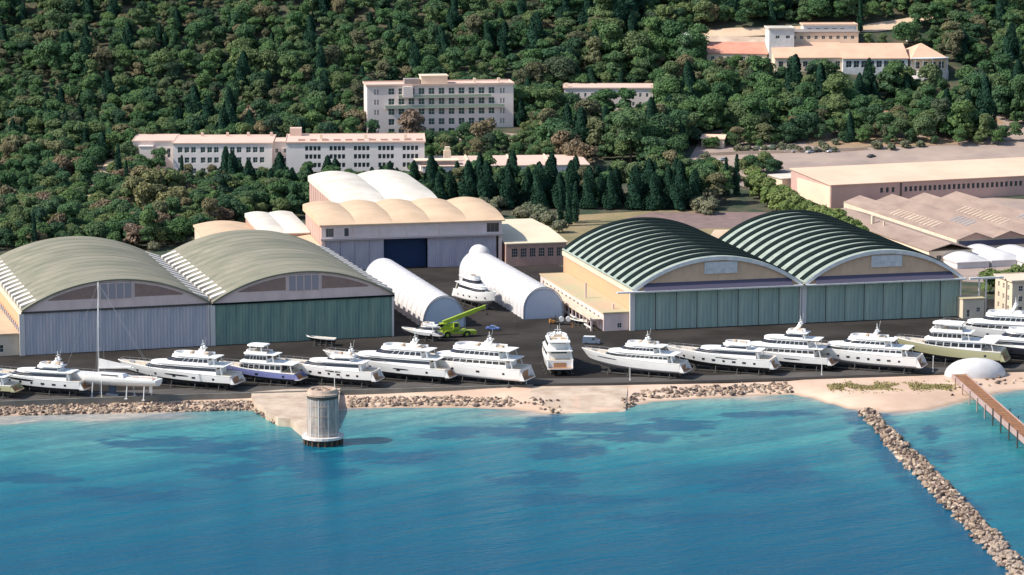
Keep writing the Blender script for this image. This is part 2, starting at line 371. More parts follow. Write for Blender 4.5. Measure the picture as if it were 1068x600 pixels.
# ------------------------------------------------------------------ hangars
mat('roof_olive',(.145,.15,.105),.85,(.27,.245,.185),scale=(.10,.55,1),ns=.35,detail=10,lo=.32,hi=.7)
mat('roof_olive_seam',(.14,.14,.10),.85,(.26,.235,.18),scale=(.15,.3,.3),ns=.5,lo=.3,hi=.7)
mat('roof_pale_green',(.31,.36,.31),.8,(.18,.23,.20),scale=(.3,.3,1),ns=.6,lo=.4,hi=.75)
mat('rib_green',(.011,.019,.019),.95,spec=.05)
mat('corr_lavender',(.60,.55,.56),.7,(.40,.40,.46),scale=(.8,1,.06),ns=.7,detail=9)
mat('corr_green',(.25,.35,.27),.7,(.13,.22,.20),scale=(.8,1,.08),ns=.6,detail=9)
mat('door_sea_green',(.38,.46,.38),.7,(.25,.34,.30),scale=(.6,1,.08),ns=.6,detail=9)
mat('pink_render',(.78,.60,.55),.85,(.66,.50,.46),scale=(1,1,.3),ns=.3,detail=8)
mat('brown_lunette',(.34,.22,.18),.85,(.27,.18,.15),ns=.5)
mat('tan_brick',(.66,.46,.31),.85,(.54,.37,.26),scale=(1,1,.4),ns=.4,detail=8)
mat('orange_render',(.62,.35,.19),.85,(.55,.33,.2),ns=.15)
mat('cream_render',(.66,.55,.43),.85,(.58,.47,.36),ns=.2)
mat('annex_roof',(.42,.40,.24),.9,(.50,.36,.24),ns=.08)
mat('tan_roof',(.55,.42,.28),.9,(.45,.33,.22),ns=.08)
mat('louvre_grey',(.33,.30,.32),.7)
mat('white_panel',(.66,.66,.66),.6,(.5,.52,.52),ns=.5)
mat('canopy_and_shade_blue',(.09,.085,.13),.8,spec=.1)
mat('concrete_post',(.62,.58,.55),.8)
def arc(W,rise,n):
    rr=(W*W/4+rise*rise)/(2*rise); a=math.asin(W/2/rr)
    return [(W/2+rr*math.sin(-a+2*a*i/n), rr*math.cos(-a+2*a*i/n)-(rr-rise)) for i in range(n+1)]
def corr(mb,x0,x1,z0,z1,y,per=.9,amp=.12,mi=0):
    n=max(2,int((x1-x0)/per)); pts=[]
    for i in range(n):
        a=x0+(x1-x0)*i/n; p=(x1-x0)/n
        pts+= [(a,y),(a+p*.35,y),(a+p*.5,y+amp),(a+p*.85,y+amp)]
    pts.append((x1,y))
    mb.loft([[(x,yy,z) for x,yy in pts] for z in (z0,z1)],mi,False)
def door_leaf(w_,h_,mt,per,frame=None):
    k=('leaf',round(w_,2),round(h_,2),mt)
    if k not in WIN:
        g=MB(); corr(g,.06,w_-.06,.1,h_-.1,0,per); g.box(0,w_,.13,.2,0,h_); g.box(-.0,.12,-.06,.12,0,h_,1); g.box(w_-.12,w_,-.06,.12,0,h_,1)
        WIN[k]=g.mesh('door_leaf',[mt,frame or mt])
    return WIN[k]
def hangar(label,o,ang,W,D,He,rise,style,nleaf,doormat,grp):
    r=thing('hangar',label,'hangar',o,ang,grp); A=arc(W,rise,36); NA=len(A)
    # roof shell
    g=MB(); ov=.7; th=.45
    prof_=[(x,z+He) for x,z in A]; outer=[(x+(x-W/2)*.012,z+th) for x,z in prof_]
    ring=prof_+outer[::-1]
    rm='roof_olive' if style=='plain' else 'roof_pale_green'
    g.loft([[(x,y,z) for x,z in ring] for y in (-ov,D*.33,D*.66,D+ov)],0,True,True,True)
    ro=recalc(g.build('roof',[rm],r)); 
    if style=='plain':
        g=MB(); n=13
        for k in range(1,n):
            y=D*k/n; g.loft([[(x,y-.07,z+.01),(x,y+.07,z+.01),(x,y+.07,z+.05),(x,y-.07,z+.05)] for x,z in outer],0,True,True,True)
        recalc(g.build('roof_seams',['roof_olive_seam'],r))
        for sx in (0,1):
            for k in range(14):   # vent hoods along the gutter
                key=('hood',sx)
                if key not in WIN:
                    g2=MB(); s_=1 if sx==0 else -1
                    g2.loft([[(0,-.9,0),(s_*5.2,-1.3,2.6),(s_*5.2,-1.3,3.3),(s_*.0,-1.3,1.5)],[(0,1.3,0),(s_*5.2,1.3,2.6),(s_*5.2,1.3,3.3),(s_*.0,1.3,1.5)]],0,True,True,True)
                    WIN[key]=g2.mesh('vent_hood',['concrete_post'])
                yk=3+k*(D-6)/13
                link('vent_hood',WIN[key],r,(-.2 if sx==0 else W+.2,yk,He+.05))
    else:
        n=12
        rib=MB(); rib.loft([[(x,-1.95,z+.02),(x,1.95,z+.02),(x,1.7,z+.6),(x,-1.7,z+.6)] for x,z in [(W/2+(x-W/2)*.985,z-.05) for x,z in outer]],0,True,True,True)
        rme=rib.mesh('roof_rib',['rib_green'])
        b2=bmesh.new(); b2.from_mesh(rme); bmesh.ops.recalc_face_normals(b2,faces=b2.faces); b2.to_mesh(rme); b2.free()
        for k in range(n): link('roof_rib',rme,r,(0,3.5+(D-5)*k/(n-1) if k else 3.5,0))
    # gables
    for y,fl in ((.0,1),(D,0)):
        g=MB(); vs=[(x,y,z) for x,z in prof_]
        bs=[(x,y,He-.6) for x,z in prof_]
        g.loft([bs,vs] if fl else [vs,bs],0,False)
        g.build('gable_wall',['pink_render' if style=='plain' else 'tan_brick'],r)
    zt=lambda x:He+min(z for (xx,z) in [min(A,key=lambda q:abs(q[0]-x))])
    def arcz(x):
        rr=(W*W/4+rise*rise)/(2*rise); return He+math.sqrt(max(0,rr*rr-(x-W/2)**2))-(rr-rise)
    if style=='plain':
        zb=He+rise*.36
        for a,b_ in ((.14,.40),(.60,.86)):
            g=MB(); X=[W*(a+(b_-a)*i/10) for i in range(11)]
            lo=[(x,-.06,min(zb,arcz(x)-.6)) for x in X]; hi=[(x,-.06,max(min(zb,arcz(x)-.6)+.01,arcz(x)-.9)) for x in X]
            g.loft([lo,hi],0,False); g.build('lunette_panel',['brown_lunette'],r)
        g=MB(); g.box(W*.415,W*.585,-.2,.0,zb-.2,He+rise-.55,0)
        wp=g.build('window_panel',['louvre_grey'],r)
        g=MB()
        for k in range(5): x=W*.415+W*.17*k/4; g.box(x-.15,x+.15,-.32,-.203,zb-.3,He+rise-.7)
        g.box(W*.41,W*.59,-.33,-.21,He+rise-.95,He+rise-.7)
        g.build('window_frame',['pink_render'],wp)
        g=MB(); g.box(-.3,W+.3,-.55,.0,He-.55,He-.02); g.build('door_rail',['rib_green' if doormat=='corr_green' else 'steel_dark'],r)
    else:
        # pale arch trim, canopy band and window box
        g=MB(); tr=[(x,z+He) for x,z in A]
        g.loft([[(x,-.9,z-.75),(x,-.72,z-.75),(x,-.72,z+.5),(x,-.9,z+.5)] for x,z in tr],0,True,True,True); recalc(g.build('arch_trim',['white_panel'],r))
        g=MB()
        X=[W*(.06+.88*i/24) for i in range(25)]
        g.loft([[(x,-1.6,He+.02) for x in X],[(x,-.08,min(He+2.2,arcz(x)-.3)) for x in X]],0,False)
        g.build('canopy',['canopy_and_shade_blue'],r)
        g=MB(); x0=W*.42; x1=W*.61; z0=He+rise*.47; z1=He+rise*.86
        g.box(x0,x1,-.5,.0,z0,z1,0); wp=g.build('window_panel',['white_panel'],r)
        g=MB()
        for k in range(5): x=x0+(x1-x0)*k/4; g.box(x-.12,x+.12,-.62,-.503,z0,z1)
        g.box(x0,x1,-.64,-.505,(z0+z1)/2-.1,(z0+z1)/2+.1); g.build('window_frame',['galv'],wp)
        g=MB(); g.box(-5.5 if o[0]<60 else -1,W+1,-2.0,-.35,He-.5,He-.05); g.build('door_rail',['white_panel'],r)
    # walls
    sw_='orange_render'
    g=MB(); g.box(0,.4,.3,D-.3,-.5,He-.02); g.box(W-.4,W,.3,D-.3,-.5,He-.02); g.box(.4,W-.4,D-.7,D-.3,-.5,He-.02); g.build('side_wall',[sw_],r)
    g=MB(); g.box(-.45,-.003,-.2,D,He-1.5,He-.03); g.box(W+.003,W+.35,-.2,D,He-1.5,He-.03); g.build('gutter_band',['cream_render'],r)
    lw=(W-1.2)/nleaf
    for k in range(nleaf): link('door_leaf',door_leaf(lw,He-.6,doormat,.95 if style=='plain' else 1.15,'steel_dark' if style!='plain' else None),r,(.6+k*lw,-.1 if k%2 else -.0,0))
    g=MB(); g.box(-1.0,.55,-.45,.6,-.5,He-.58); g.build('corner_post',['concrete_post'],r)
    g=MB(); g.box(W-.55,W+(.0),-.45,.6,-.5,He-.58); g.build('corner_post',['concrete_post'],r)
    return r
angA=R(16.5); oA=Vector((-147.9,912.8,0)); oB=oA+Vector((math.cos(angA),math.sin(angA),0))*58.4
angC=R(13.9); oC=Vector((38.2,955.4,0)); oD=oC+Vector((math.cos(angC),math.sin(angC),0))*57.2
hA=hangar('wide barrel-roofed hangar with lavender corrugated doors at the far left',oA,angA,57.2,91,13.4,8.4,'plain',8,'corr_lavender','olive barrel-roofed hangars')
hB=hangar('olive barrel-roofed hangar with dark green corrugated doors beside the white arch tent',oB,angA,57.2,91,13.2,8.4,'plain',8,'corr_green','olive barrel-roofed hangars')
hC=hangar('green-ribbed barrel hangar with the low pink annex on its left side',oC,angC,56,86,12.8,9.6,'rib',8,'door_sea_green','ribbed barrel hangars')
hD=hangar('green-ribbed barrel hangar beside the small white kiosk, right of its twin',oD,angC,53.5,92,12.8,9.6,'rib',8,'door_sea_green','ribbed barrel hangars')
# gantry beam extending from the right hangar
def local(o,ang,x,y,z=0): return Vector((o[0]+x*math.cos(ang)-y*math.sin(ang),o[1]+x*math.sin(ang)+y*math.cos(ang),z))
r=thing('door_gantry','pale steel gantry carrying the door rail past the right hangar corner','gantry',local(oD,angC,55,0),angC)
g=MB(); g.box(.8,12.5,-2.0,-.9,12.2,12.8); g.build('beam',['white_panel'],r)
for x in (4.2,6.6):
    g=MB(); g.box(x-.2,x+.2,-1.7,-1.2,-.2,12.197); g.build('post',['white_panel'],r)
# annex of hangar A (left)
o=local(oA,angA,-34,.8); r=thing('annex_building','low cream annex with flat tan roof left of the lavender-doored hangar','building',o,angA)
block('','','',None,0,33.4,88,6.4,'cream_render','tan_roof',front=[(26,28.2,1.2,3.4),(14,16,1.2,3.4)],par=.5,parent=r,down=1)
g=MB()
for k in range(20): g.box(33.0,33.4,2+k*4.2,4.0+k*4.2,7.0,8.2)
g.build('skylight_row',['louvre_grey'],r)
# annex of hangar C
o=local(oC,angC,-9.3,1.0); r=thing('annex_building','low pink annex with flat greenish roof along the ribbed hangar','building',o,angC)
block('','','',None,0,8.8,80,5.6,'pink_render','annex_roof',front=[(4.6,6.0,.9,2.4)],left=[(3+i*5,5+i*5,2.6,4.2) for i in range(15)],par=.45,parent=r,down=1,over=.3)
g=MB(); g.box(1.6,2.1,28,28.5,5.6,11); g.build('vent_pipe',['pink_render'],r)
g=MB(); g.box(4.6,5.2,6,6.6,5.97,7.6); g.build('vent_pipe',['pink_render'],r)
r=thing('porch','pink colonnaded porch with white edges beside the greenish-roofed annex','porch',local(oC,angC,-13.2,2),angC)
g=MB(); g.box(-.3,3.4,-.4,70,3.6,3.95); g.box(-.35,-.05,-.4,70,3.953,4.5); g.build('roof',['cream_render'],r)
for k in range(16):
    g=MB(); g.box(0,.5,k*4.6,.5+k*4.6,-.2,3.597); g.build('post',['pink_render'],r)
g=MB()
for k in range(15): g.box(.1,.3,.5+k*4.6,4.6+k*4.6,.7,1.2)
g.build('railing',['white_paint'],r)
# ------------------------------------------------------------------ scalloped hall E
mat('peach_roof',(.60,.43,.29),.85,(.50,.36,.24),ns=.12,detail=8)
mat('white_roof',(.68,.63,.55),.8,(.54,.49,.42),ns=.1,detail=8)
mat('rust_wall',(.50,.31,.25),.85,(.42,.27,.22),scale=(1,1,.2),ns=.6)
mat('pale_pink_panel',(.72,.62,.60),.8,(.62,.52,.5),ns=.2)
mat('corr_grey',(.54,.49,.53),.6,(.42,.40,.48),scale=(.5,1,.12),ns=.6,detail=8)
def vault_roof(W,D,n,rise,edge,z,th=.4,nxp=None,k0=.12):
    g=MB(); nx=(nxp or 14)*n; ny=10; hx=[W*i/nx for i in range(nx+1)]; yy=[0,edge*.25,edge*.5,edge*.75,edge,edge*1.3]+[edge*1.3+(D-edge*1.3)*k/4 for k in range(1,5)]
    def f(x,y):
        v=abs(math.sin(PI*x*n/W))**.9; e=math.sin(min(1,y/edge)*PI/2); return z+rise*(k0+(1-k0)*v)*e
    vs,fs=gridmesh(hx,yy,f); g.add(vs,fs)
    g.loft([[(x,0,z-th) for x in hx],[(x,0,z) for x in hx]],0,False)
    g.loft([[(0,y,z-th) for y in yy][::-1],[(0,y,f(0,y)) for y in yy][::-1]],0,False)
    g.loft([[(W,y,z-th) for y in yy],[(W,y,f(W,y)) for y in yy]],0,False)
    g.loft([[(x,D,f(x,D)) for x in hx],[(x,D,z-th) for x in hx]],0,False)
    g.add([(0,0,z-th),(W,0,z-th),(W,D,z-th),(0,D,z-th)],[(3,2,1,0)])
    return g
oE=Vector((-67.2,1074,0)); angE=R(12)
r=thing('scalloped_hall','large workshop hall with peach scalloped roof and open blue doorway','hall',oE,angE)
HE=16.2
w_=MB(); facade(w_,(0,0,0),(1,0,0),(0,-1,0),65,HE-4.6,HE,[(1.4,4.2,HE-4,HE-1.0),(8,9.6,HE-4,HE-1),(59.5,64,HE-4,HE-.7)],depth=.6)
facade(w_,(0,0,0),(1,0,0),(0,-1,0),65,-1,HE-4.6,[(1.2,63.8,-1,HE-5.0)],depth=.5)
w_.box(-.003,.3,.003,40,-1,8.5); w_.box(64.7,65,.003,40,-1,HE); w_.box(0.3,64.7,39.5,40,-1,HE); w_.build('wall',['pale_pink_panel'],r)
for a,b_ in ((1.4,4.2),(8,9.6),(59.5,64)): link('window',winmesh(b_-a,3 if a<50 else 3.3,'louvre_grey','glass_dark',3,1),r,(a,.55,HE-4))
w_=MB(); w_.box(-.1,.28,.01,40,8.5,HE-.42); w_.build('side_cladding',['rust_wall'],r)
g=MB()
for k in range(9): g.box(-.25,-.103,.5+k*4.6,1.0+k*4.6,-1,HE-.45)
for x in (11,20.5,30,42,52): g.box(x-.12,x+.12,-.16,.0,HE-4.5,HE-.5)
g.build('pilasters',['pink_render'],r)
g=MB(); g.box(-.6,65.6,-1.2,-.003,HE-5.2,HE-4.5); g.build('ledge',['louvre_grey'],r)
lw=5.0; xs_=[1.4+i*lw for i in range(4)]+[34.5+i*lw for i in range(6)]
xs_=[1.4,6.6,11.8,17.0,  38,43,48,53,58]
for i,x in enumerate(xs_): link('door_leaf',door_leaf(lw if x>30 else 5.1,HE-5.4,'corr_grey',.8),r,(x,.2 if i%2 else .3,0))
g=MB(); g.box(22,38,3,3.2,-.5,HE-5.3); g.build('doorway_shade',['dark_void'],r)  # dark sheet added as the shade inside the open doorway
recalc(vault_roof(67,42,5,3.0,18,HE+.42,k0=.62).build('roof',['peach_roof'],r,loc=(-1,-1,0)))
rr=thing('vaulted_hall','taller hall with two bright white vaults behind the peach scalloped roof','hall',local(oE,angE,12,41.5),angE)
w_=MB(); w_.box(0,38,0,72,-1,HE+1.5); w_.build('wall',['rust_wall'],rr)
g=MB()
for k in range(12): g.box(-.25,-.003,1+k*6,1.6+k*6,-1,HE+1.2)
g.build('pilasters',['pink_render'],rr)
recalc(vault_roof(39,73,2,3.4,24,HE+1.6,k0=.5).build('roof',['white_roof'],rr,loc=(-.5,-.5,0)))
# low white vaults left of E
rr=thing('low_workshop','low pink workshop with two white vaults left of the scalloped hall','workshop',local(oE,angE,-18,28),angE)
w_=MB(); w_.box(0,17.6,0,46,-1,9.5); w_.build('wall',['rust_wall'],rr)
recalc(vault_roof(18,47,2,1.7,9,10,k0=.6).build('roof',['white_roof'],rr,loc=(-.3,-.5,0)))
rr=thing('low_workshop','flat-topped cream workshop behind the dark green hangar roof','workshop',local(oE,angE,-38,22),angE)
w_=MB(); w_.box(0,19.5,0,45,-1,7.5); w_.build('wall',['cream_render'],rr)
recalc(vault_roof(20.3,46,1,1.6,6,8,).build('roof',['peach_roof'],rr,loc=(-.5,-.5,0)))
rr=thing('lean_to','peach-roofed lean-to against the left wall of the scalloped hall','lean-to',local(oE,angE,-18,-8),angE)
w_=MB(); w_.box(0,17.4,0,35.5,-1,6.6); w_.build('wall',['orange_render'],rr)
w_=MB(); w_.add([(-.5,-.5,6.62),(17.6,-.5,9.0),(17.6,35.7,9.0),(-.5,35.7,6.62),(-.5,-.5,6.9),(17.6,-.5,9.3),(17.6,35.7,9.3),(-.5,35.7,6.9)],[(0,3,2,1),(4,5,6,7),(0,1,5,4),(1,2,6,5),(2,3,7,6),(3,0,4,7)]); w_.build('roof',['peach_roof'],rr)
# right of E: pale yellow roof & pink wall
rr=thing('side_workshop','pink-walled workshop with pale yellow roof between the halls','workshop',local(oE,angE,66,-3),angE)
w_=MB(); facade(w_,(0,0,0),(1,0,0),(0,-1,0),22,-1,8,[(2+i*3.3,4.2+i*3.3,3.2,6.4) for i in range(6)]); w_.box(0,22,.5,60,-1,7.99); w_.build('wall',['rust_wall'],rr)
for i in range(6): link('window',winmesh(2.2,3.2,'pink_render','glass_dark',3,3),rr,(2+i*3.3,.28,3.2))
mat('pale_yellow_roof',(.68,.60,.44),.85,(.6,.52,.38),ns=.08)
g=MB(); g.loft([[(x,y,z) for y,z in ((-.6,8.02),(60,8.02),(60,8.4),(30,9.4),(-.6,8.4))] for x in (-.3,22.5)],0,True,True,True); recalc(g.build('roof',['pale_yellow_roof'],rr))
# ------------------------------------------------------------------ arch tents
mat('tent_fabric',(.62,.60,.60),.6,(.54,.52,.52),ns=.3)
mat('tent_seam',(.36,.35,.37),.7)
mat('tent_end',(.50,.55,.64),.6,(.44,.50,.6),ns=.2)
def arch_tent(label,o,ang,W,Ht,L,nseg,leg=.25,knob=False,group=None):
    r=thing('arch_tent',label,'tent',o,ang,group)
    pts=[]; n=20
    for i in range(n+1):
        a=PI*(i/n); x=-math.cos(a); z=math.sin(a)
        pts.append((W/2*(x*(1+.0)),Ht*(leg+(1-leg)*z)))
    pts=[(-W/2,0)]+pts+[(W/2,0)]
    g=MB(); rings=[]
    for k in range(nseg):
        for f,s in ((0.0,.95),(.09,.955),(.2,.99),(.5,1.01),(.8,.99),(.94,.955)):
            y=L*(k+f)/nseg; rings.append([(x*s,y,z*s) for x,z in pts])
    rings.append([(x*.95,L,z*.95) for x,z in pts])
    for q_ in range(len(rings)-1): g.loft([rings[q_],rings[q_+1]],1 if q_%6 in (0,5) else 0,False)
    g.build('cover',['tent_fabric','tent_seam'],r,smooth=False)
    for y,fl in ((.15,0),(L-.1,1)):
        g=MB(); vs=[(x*.985,y,z*.985) for x,z in pts]; g.add(vs,[tuple(range(len(vs)))]); g.add([(x,y+.1,z) for x,_,z in vs],[tuple(range(len(vs)))[::-1]]); g.build('end_panel',['tent_end'],r)
    g=MB(); rg=[]
    for s,y in ((1.0,-.12),(1.03,-.12),(1.03,.3),(1.0,.3)): rg.append([(x*s,y,z*s) for x,z in pts])
    g.loft([[rg[j][i] for j in range(4)] for i in range(len(pts))],0,True,True,True); recalc(g.build('hoop',['steel_grey'],r))
    if knob:
        g=MB(); pk=[(-W*.26*math.cos(PI*i/12),Ht*.86+Ht*.36*math.sin(PI*i/12)) for i in range(13)]
        g.loft([[(x*s,y,Ht*.86+(z-Ht*.86)*s) for x,z in pk] for y,s in ((L-8,.3),(L-7.4,.8),(L-6,1),(L-2,1),(L-.4,.9),(L,.4))],0,False,False,False); g.build('raised_hood',['tent_fabric'],r,smooth=True)
    return r
arch_tent('white ribbed arch tent with blue-grey end behind the lime crane',Vector((-21.5,960,0)),R(16),13.6,10.2,84,14,.18,group='white arch tents')
arch_tent('long white ribbed arch tent with a raised hood at its rear',Vector((10.2,977,0)),R(15.5),13.2,10.2,84,18,.3,True,group='white arch tents')
# ------------------------------------------------------------------ right side: K, L, M, N
mat('salmon_roof',(.70,.42,.29),.85,(.60,.36,.25),ns=.15)
mat('red_roof',(.58,.27,.19),.85,(.50,.22,.15),ns=.2)
mat('peach_shed_roof',(.74,.52,.38),.85,(.66,.45,.33),ns=.06)
mat('pink_shed_wall',(.56,.36,.31),.85,(.48,.31,.27),ns=.1)
mat('cream_wall',(.74,.60,.45),.85,(.66,.53,.4),ns=.1)
mat('brown_roof',(.38,.28,.225),.9,(.23,.165,.135),scale=(1,.35,1),ns=.16,detail=9,lo=.3,hi=.7)
mat('mauve_hedge',(.22,.09,.1),.9,(.15,.08,.07),ns=1)
oK=Vector((128.6,1226,0)); angK=R(20)
r=thing('pink_shed','long pink shed with a peach roof and a strip of windows','shed',oK,angK)
wf=[(33+i*2.2,34.4+i*2.2,6.6,8.8) for i in range(36)]
block('','','',None,0,120,38,10.6,'pink_shed_wall','peach_shed_roof',front=[(22,23.4,6.6,8.8),(24.6,26,6.6,8.8),(27.2,28.6,6.6,8.8)]+wf,rtype='shed',rise=2.2,parent=r,frame='pink_render',glass='glass_dark',nx=1,nz=1,down=1)
g=MB(); g.box(31,31.6,-.3,-.003,0,10.4); g.build('downpipe',['steel_dark'],r)
g=MB(); g.box(-.25,-.003,.5,31.5,-1,10.0); g.build('gable_cladding',['cream_wall'],r)
rr=thing('cream_annex','low cream flat-roofed annex behind the gable of the long pink shed','building',local(oK,angK,-3,40),angK)
block('','','',None,0,16,14,8.5,'cream_wall','white_roof',parent=rr,par=.3,down=2,left=[(4,6,2,4)])
# L brown multi-gable
oL=Vector((G(998,268).x,G(998,268).y,0)); angL=R(17)
r=thing('gabled_workshops','low workshops under four rows of brown gabled roofs','workshop',oL,angL)
gw=14.0
def multigable(r,n,gw,D,ev,rise,roof,wall,dark):
    w_=MB(); W=n*gw
    w_.box(0,W,.6,D,-1,ev-.01); w_.build('wall',[wall],r)
    w_=MB(); w_.box(1,W-1,.35,.597,ev-2.6,ev-.6); w_.build('gable_shade',[dark],r)  # dark blue strip standing in for the shade under the gables
    for i in range(n):
        g=MB(); x=i*gw
        prf=[(x,ev),(x+gw/2,ev+rise),(x+gw,ev),(x+gw,ev+.25),(x+gw/2,ev+rise+.25),(x,ev+.25)]
        g.loft([[(a,y,z) for a,z in prf] for y in (-.8,D+.5)],0,True,True,True)
        ro=recalc(g.build('roof',[roof],r))
        g=MB(); g.add([(x+.2,.1,ev),(x+gw-.2,.1,ev),(x+gw/2,.1,ev+rise-.05)],[(0,1,2)]); g.build('gable',['rust_wall'],ro)
        g=MB()
        for k in range(12 if i%2==0 else 5):
            yk=D*.25+k*3.4; a0=x+gw*.14; a1=x+gw*.44; zz=lambda a:ev+rise*(1-abs(a-x-gw/2)/(gw/2))+.27
            g.loft([[(a0,yy_,zz(a0)),(a1,yy_,zz(a1)),(a1,yy_,zz(a1)+.12),(a0,yy_,zz(a0)+.12)] for yy_ in (yk,yk+1.3)],0,True,True,True)
        recalc(g.build('skylight_row',['pale_concrete' if i%2==0 else 'steel_grey'],ro))
multigable(r,4,gw,105,6.2,2.4,'brown_roof','cream_render','canopy_and_shade_blue')
rr=thing('gabled_workshops','lower brown-roofed wing with cream side wall, left of the gabled rows','workshop',local(oL,angL,-17.6,-14),angL)
w_=MB(); facade(w_,(0,0,0),(1,0,0),(0,-1,0),17,-1,4.8,[(3,5,1.4,3.2),(9,11,1.4,3.2)]); facade(w_,(0,96,0),(0,-1,0),(-1,0,0),96,-1,4.8,[(6+i*8,8.5+i*8,1.5,3.5) for i in range(11)]); w_.box(.4,17,.5,96,-1,4.79); w_.build('wall',['cream_wall'],rr)
for i in range(11): link('window',winmesh(2.5,2.0,'cream_wall','glass_dark',2,1),rr,(.3,90-i*8,1.5),-PI/2)
for x in (3,9): link('window',winmesh(2,1.8,'cream_wall','glass_dark',2,1),rr,(x,.3,1.4))
g=MB(); prf=[(-.4,4.82),(8.5,7.2),(17.3,4.82),(17.3,5.1),(8.5,7.5),(-.4,5.1)]; g.loft([[(a,y,z) for a,z in prf] for y in (-.5,97)],0,True,True,True); recalc(g.build('roof',['brown_roof'],rr))
g=MB(); g.box(4,5,60,61,6,9.5); g.box(5.2,5.8,52,52.6,6.2,8.5); g.build('chimney',['cream_wall'],rr)
# M white marquees
for i,(lab,px,py,W_) in enumerate([('white vaulted marquee nearest the ribbed hangar, before the brown roofs',998,281,13),('white vaulted marquee right of its twin, behind the round green tree',1034,279,13),('white vaulted marquee at the right edge below the brown roofs',1070,281,14)]):
    o=G(px,py,0); r=thing('marquee',lab,'marquee',o,R(17),'white marquees')
    w_=MB(); w_.box(.3,W_-.3,.3,27,-.3,2.2); w_.build('side_wall',['tent_fabric'],r)
    recalc(vault_roof(W_,28,1,2.2,5,2.4,).build('roof',['tent_fabric'],r))
# N and kiosk
o=G(1055,331,0); r=thing('office_block','cream three-storey office block cut by the right photo edge','building',o,R(14))
block('','','',None,0,26,14,11.5,'cream_wall','cream_render',front=rows(1,25,6,(1.6,5,8.4),1.4,1.7),left=rows(1,13,3,(1.6,5,8.4),1.4,1.7),parent=r,par=.6,down=1)
o=G(1004,332.5,0); r=thing('kiosk','small white two-storey kiosk at the right corner of the hangar','kiosk',o,angC)
block('','','',None,0,7.4,7,6.2,'cream_render','annex_roof',front=[(1.4,2.4,.4,2.8),(4.8,6.0,2.0,3.4)],parent=r,par=0,down=.5,over=.3)
# ------------------------------------------------------------------ hillside buildings
mat('mauve_white',(.74,.68,.66),.85,(.66,.6,.58),ns=.12)
mat('pink_white',(.74,.65,.61),.85,(.67,.57,.53),ns=.1)
mat('roof_pinkgrey',(.66,.47,.38),.9,(.58,.42,.35),ns=.1)
mat('green_balcony',(.30,.36,.26),.7)
mat('grey_roof',(.28,.24,.23),.85,(.22,.19,.18),ns=.2)
# F hospital
oF=Vector((-65.2,1376,12.2)); r=thing('hillside_block','five-storey pinkish white block with green balconies below the wooded hill','building',oF,R(8))
z5=[1.5,6.0,10.6,15.2,19.8]
fr=[]
for i in range(11):
    x=11+i*4.55
    for j,z in enumerate(z5): fr.append((x-1.35,x+1.35,z,z+2.8))
for x in (3.6,4.9,60.8,62.1):
    for z in z5: fr.append((x-.35,x+.35,z,z+2.4))
block('','','',None,0,66.5,16,23.6,'pink_white','roof_pinkgrey',front=fr,left=[],parent=r,par=.9,over=.5,down=8,glass='glass_green')
for x0,x1,z in ((8,62,14.0),(14,56,18.6)):
    g=MB(); g.box(x0,x1,-1.9,-.003,z-.35,z); b_=g.build('balcony',['pink_white'],r)
    g=MB(); g.box(x0,x1,-1.95,-1.85,z+.003,z+1.1)
    for k in range(13): xx=x0+(x1-x0)*k/12; g.box(xx-.08,xx+.08,-1.84,-1.7,z+.003,z+1.1)
    g.build('balcony_rail',['green_balcony'],b_)
g=MB(); g.box(16,20.5,-2.6,-.003,18.61,23.5); g.build('stair_turret',['pink_white'],r)
g=MB(); g.box(25,37,4,12,24.0,27.4); g.box(24.6,37.4,3.6,12.4,27.403,27.8); g.build('penthouse',['cream_wall'],r)
g=MB(); g.box(17.5,24.5,5,11,24.0,26.2); g.build('penthouse',['grey_roof'],r)
for x in (49,60): 
    g=MB(); g.box(x,x+1.2,6,7.2,24.5,26.2); g.build('chimney',['cream_wall'],r)
# G1
oG=Vector((-144.5,1300,4.6)); r=thing('white_wing','long pale building with pink flat roof and grouped windows, left behind the trees','building',oG,R(1.5))
fr=[]
for gi in range(4):
    for k in range(3):
        x=2+gi*9.7+k*2.85
        for z in (1.3,6.0,10.4): fr.append((x,x+2.0,z,z+2.4))
block('','','',None,0,42,30,14.2,'mauve_white','roof_pinkgrey',front=fr,left=rows(3,27,4,(5.6,10.2),1.2,2.2),parent=r,par=.5,down=4,glass='glass_green')
for x in (10,21,30,40):
    g=MB(); g.box(x,x+1.2,25,26.2,14.5,16.2); g.build('chimney',['roof_pinkgrey'],r)
r=thing('white_wing','narrow stepped pinkish end wing left of the long pale building','building',(-163.0,1312,5.4),R(1.5))
block('','','',None,0,17.6,24,13.0,'pink_white','roof_pinkgrey',front=[(10,11,8,10),(11.8,12.8,8,10),(14.6,16,6,10)],left=rows(2,22,3,(4,8.5),1.2,2),parent=r,par=.5,down=4)
g=MB(); g.box(3,8.6,-4,-.003,-4,11.2); g.box(2.7,8.9,-4.3,-.003,11.203,11.6); g.build('stair_turret',['pink_white'],r)
r=thing('link_block','narrow recessed pinkish block joining the two long pale wings','building',(-103.5,1308,5),R(2))
block('','','',None,0,9.5,14,13.6,'pink_white','roof_pinkgrey',front=[(2,3.2,9,10.8),(5.5,6.7,9,10.8),(2,3.2,5,6.8),(5.5,6.7,5,6.8)],parent=r,par=.4,down=5)
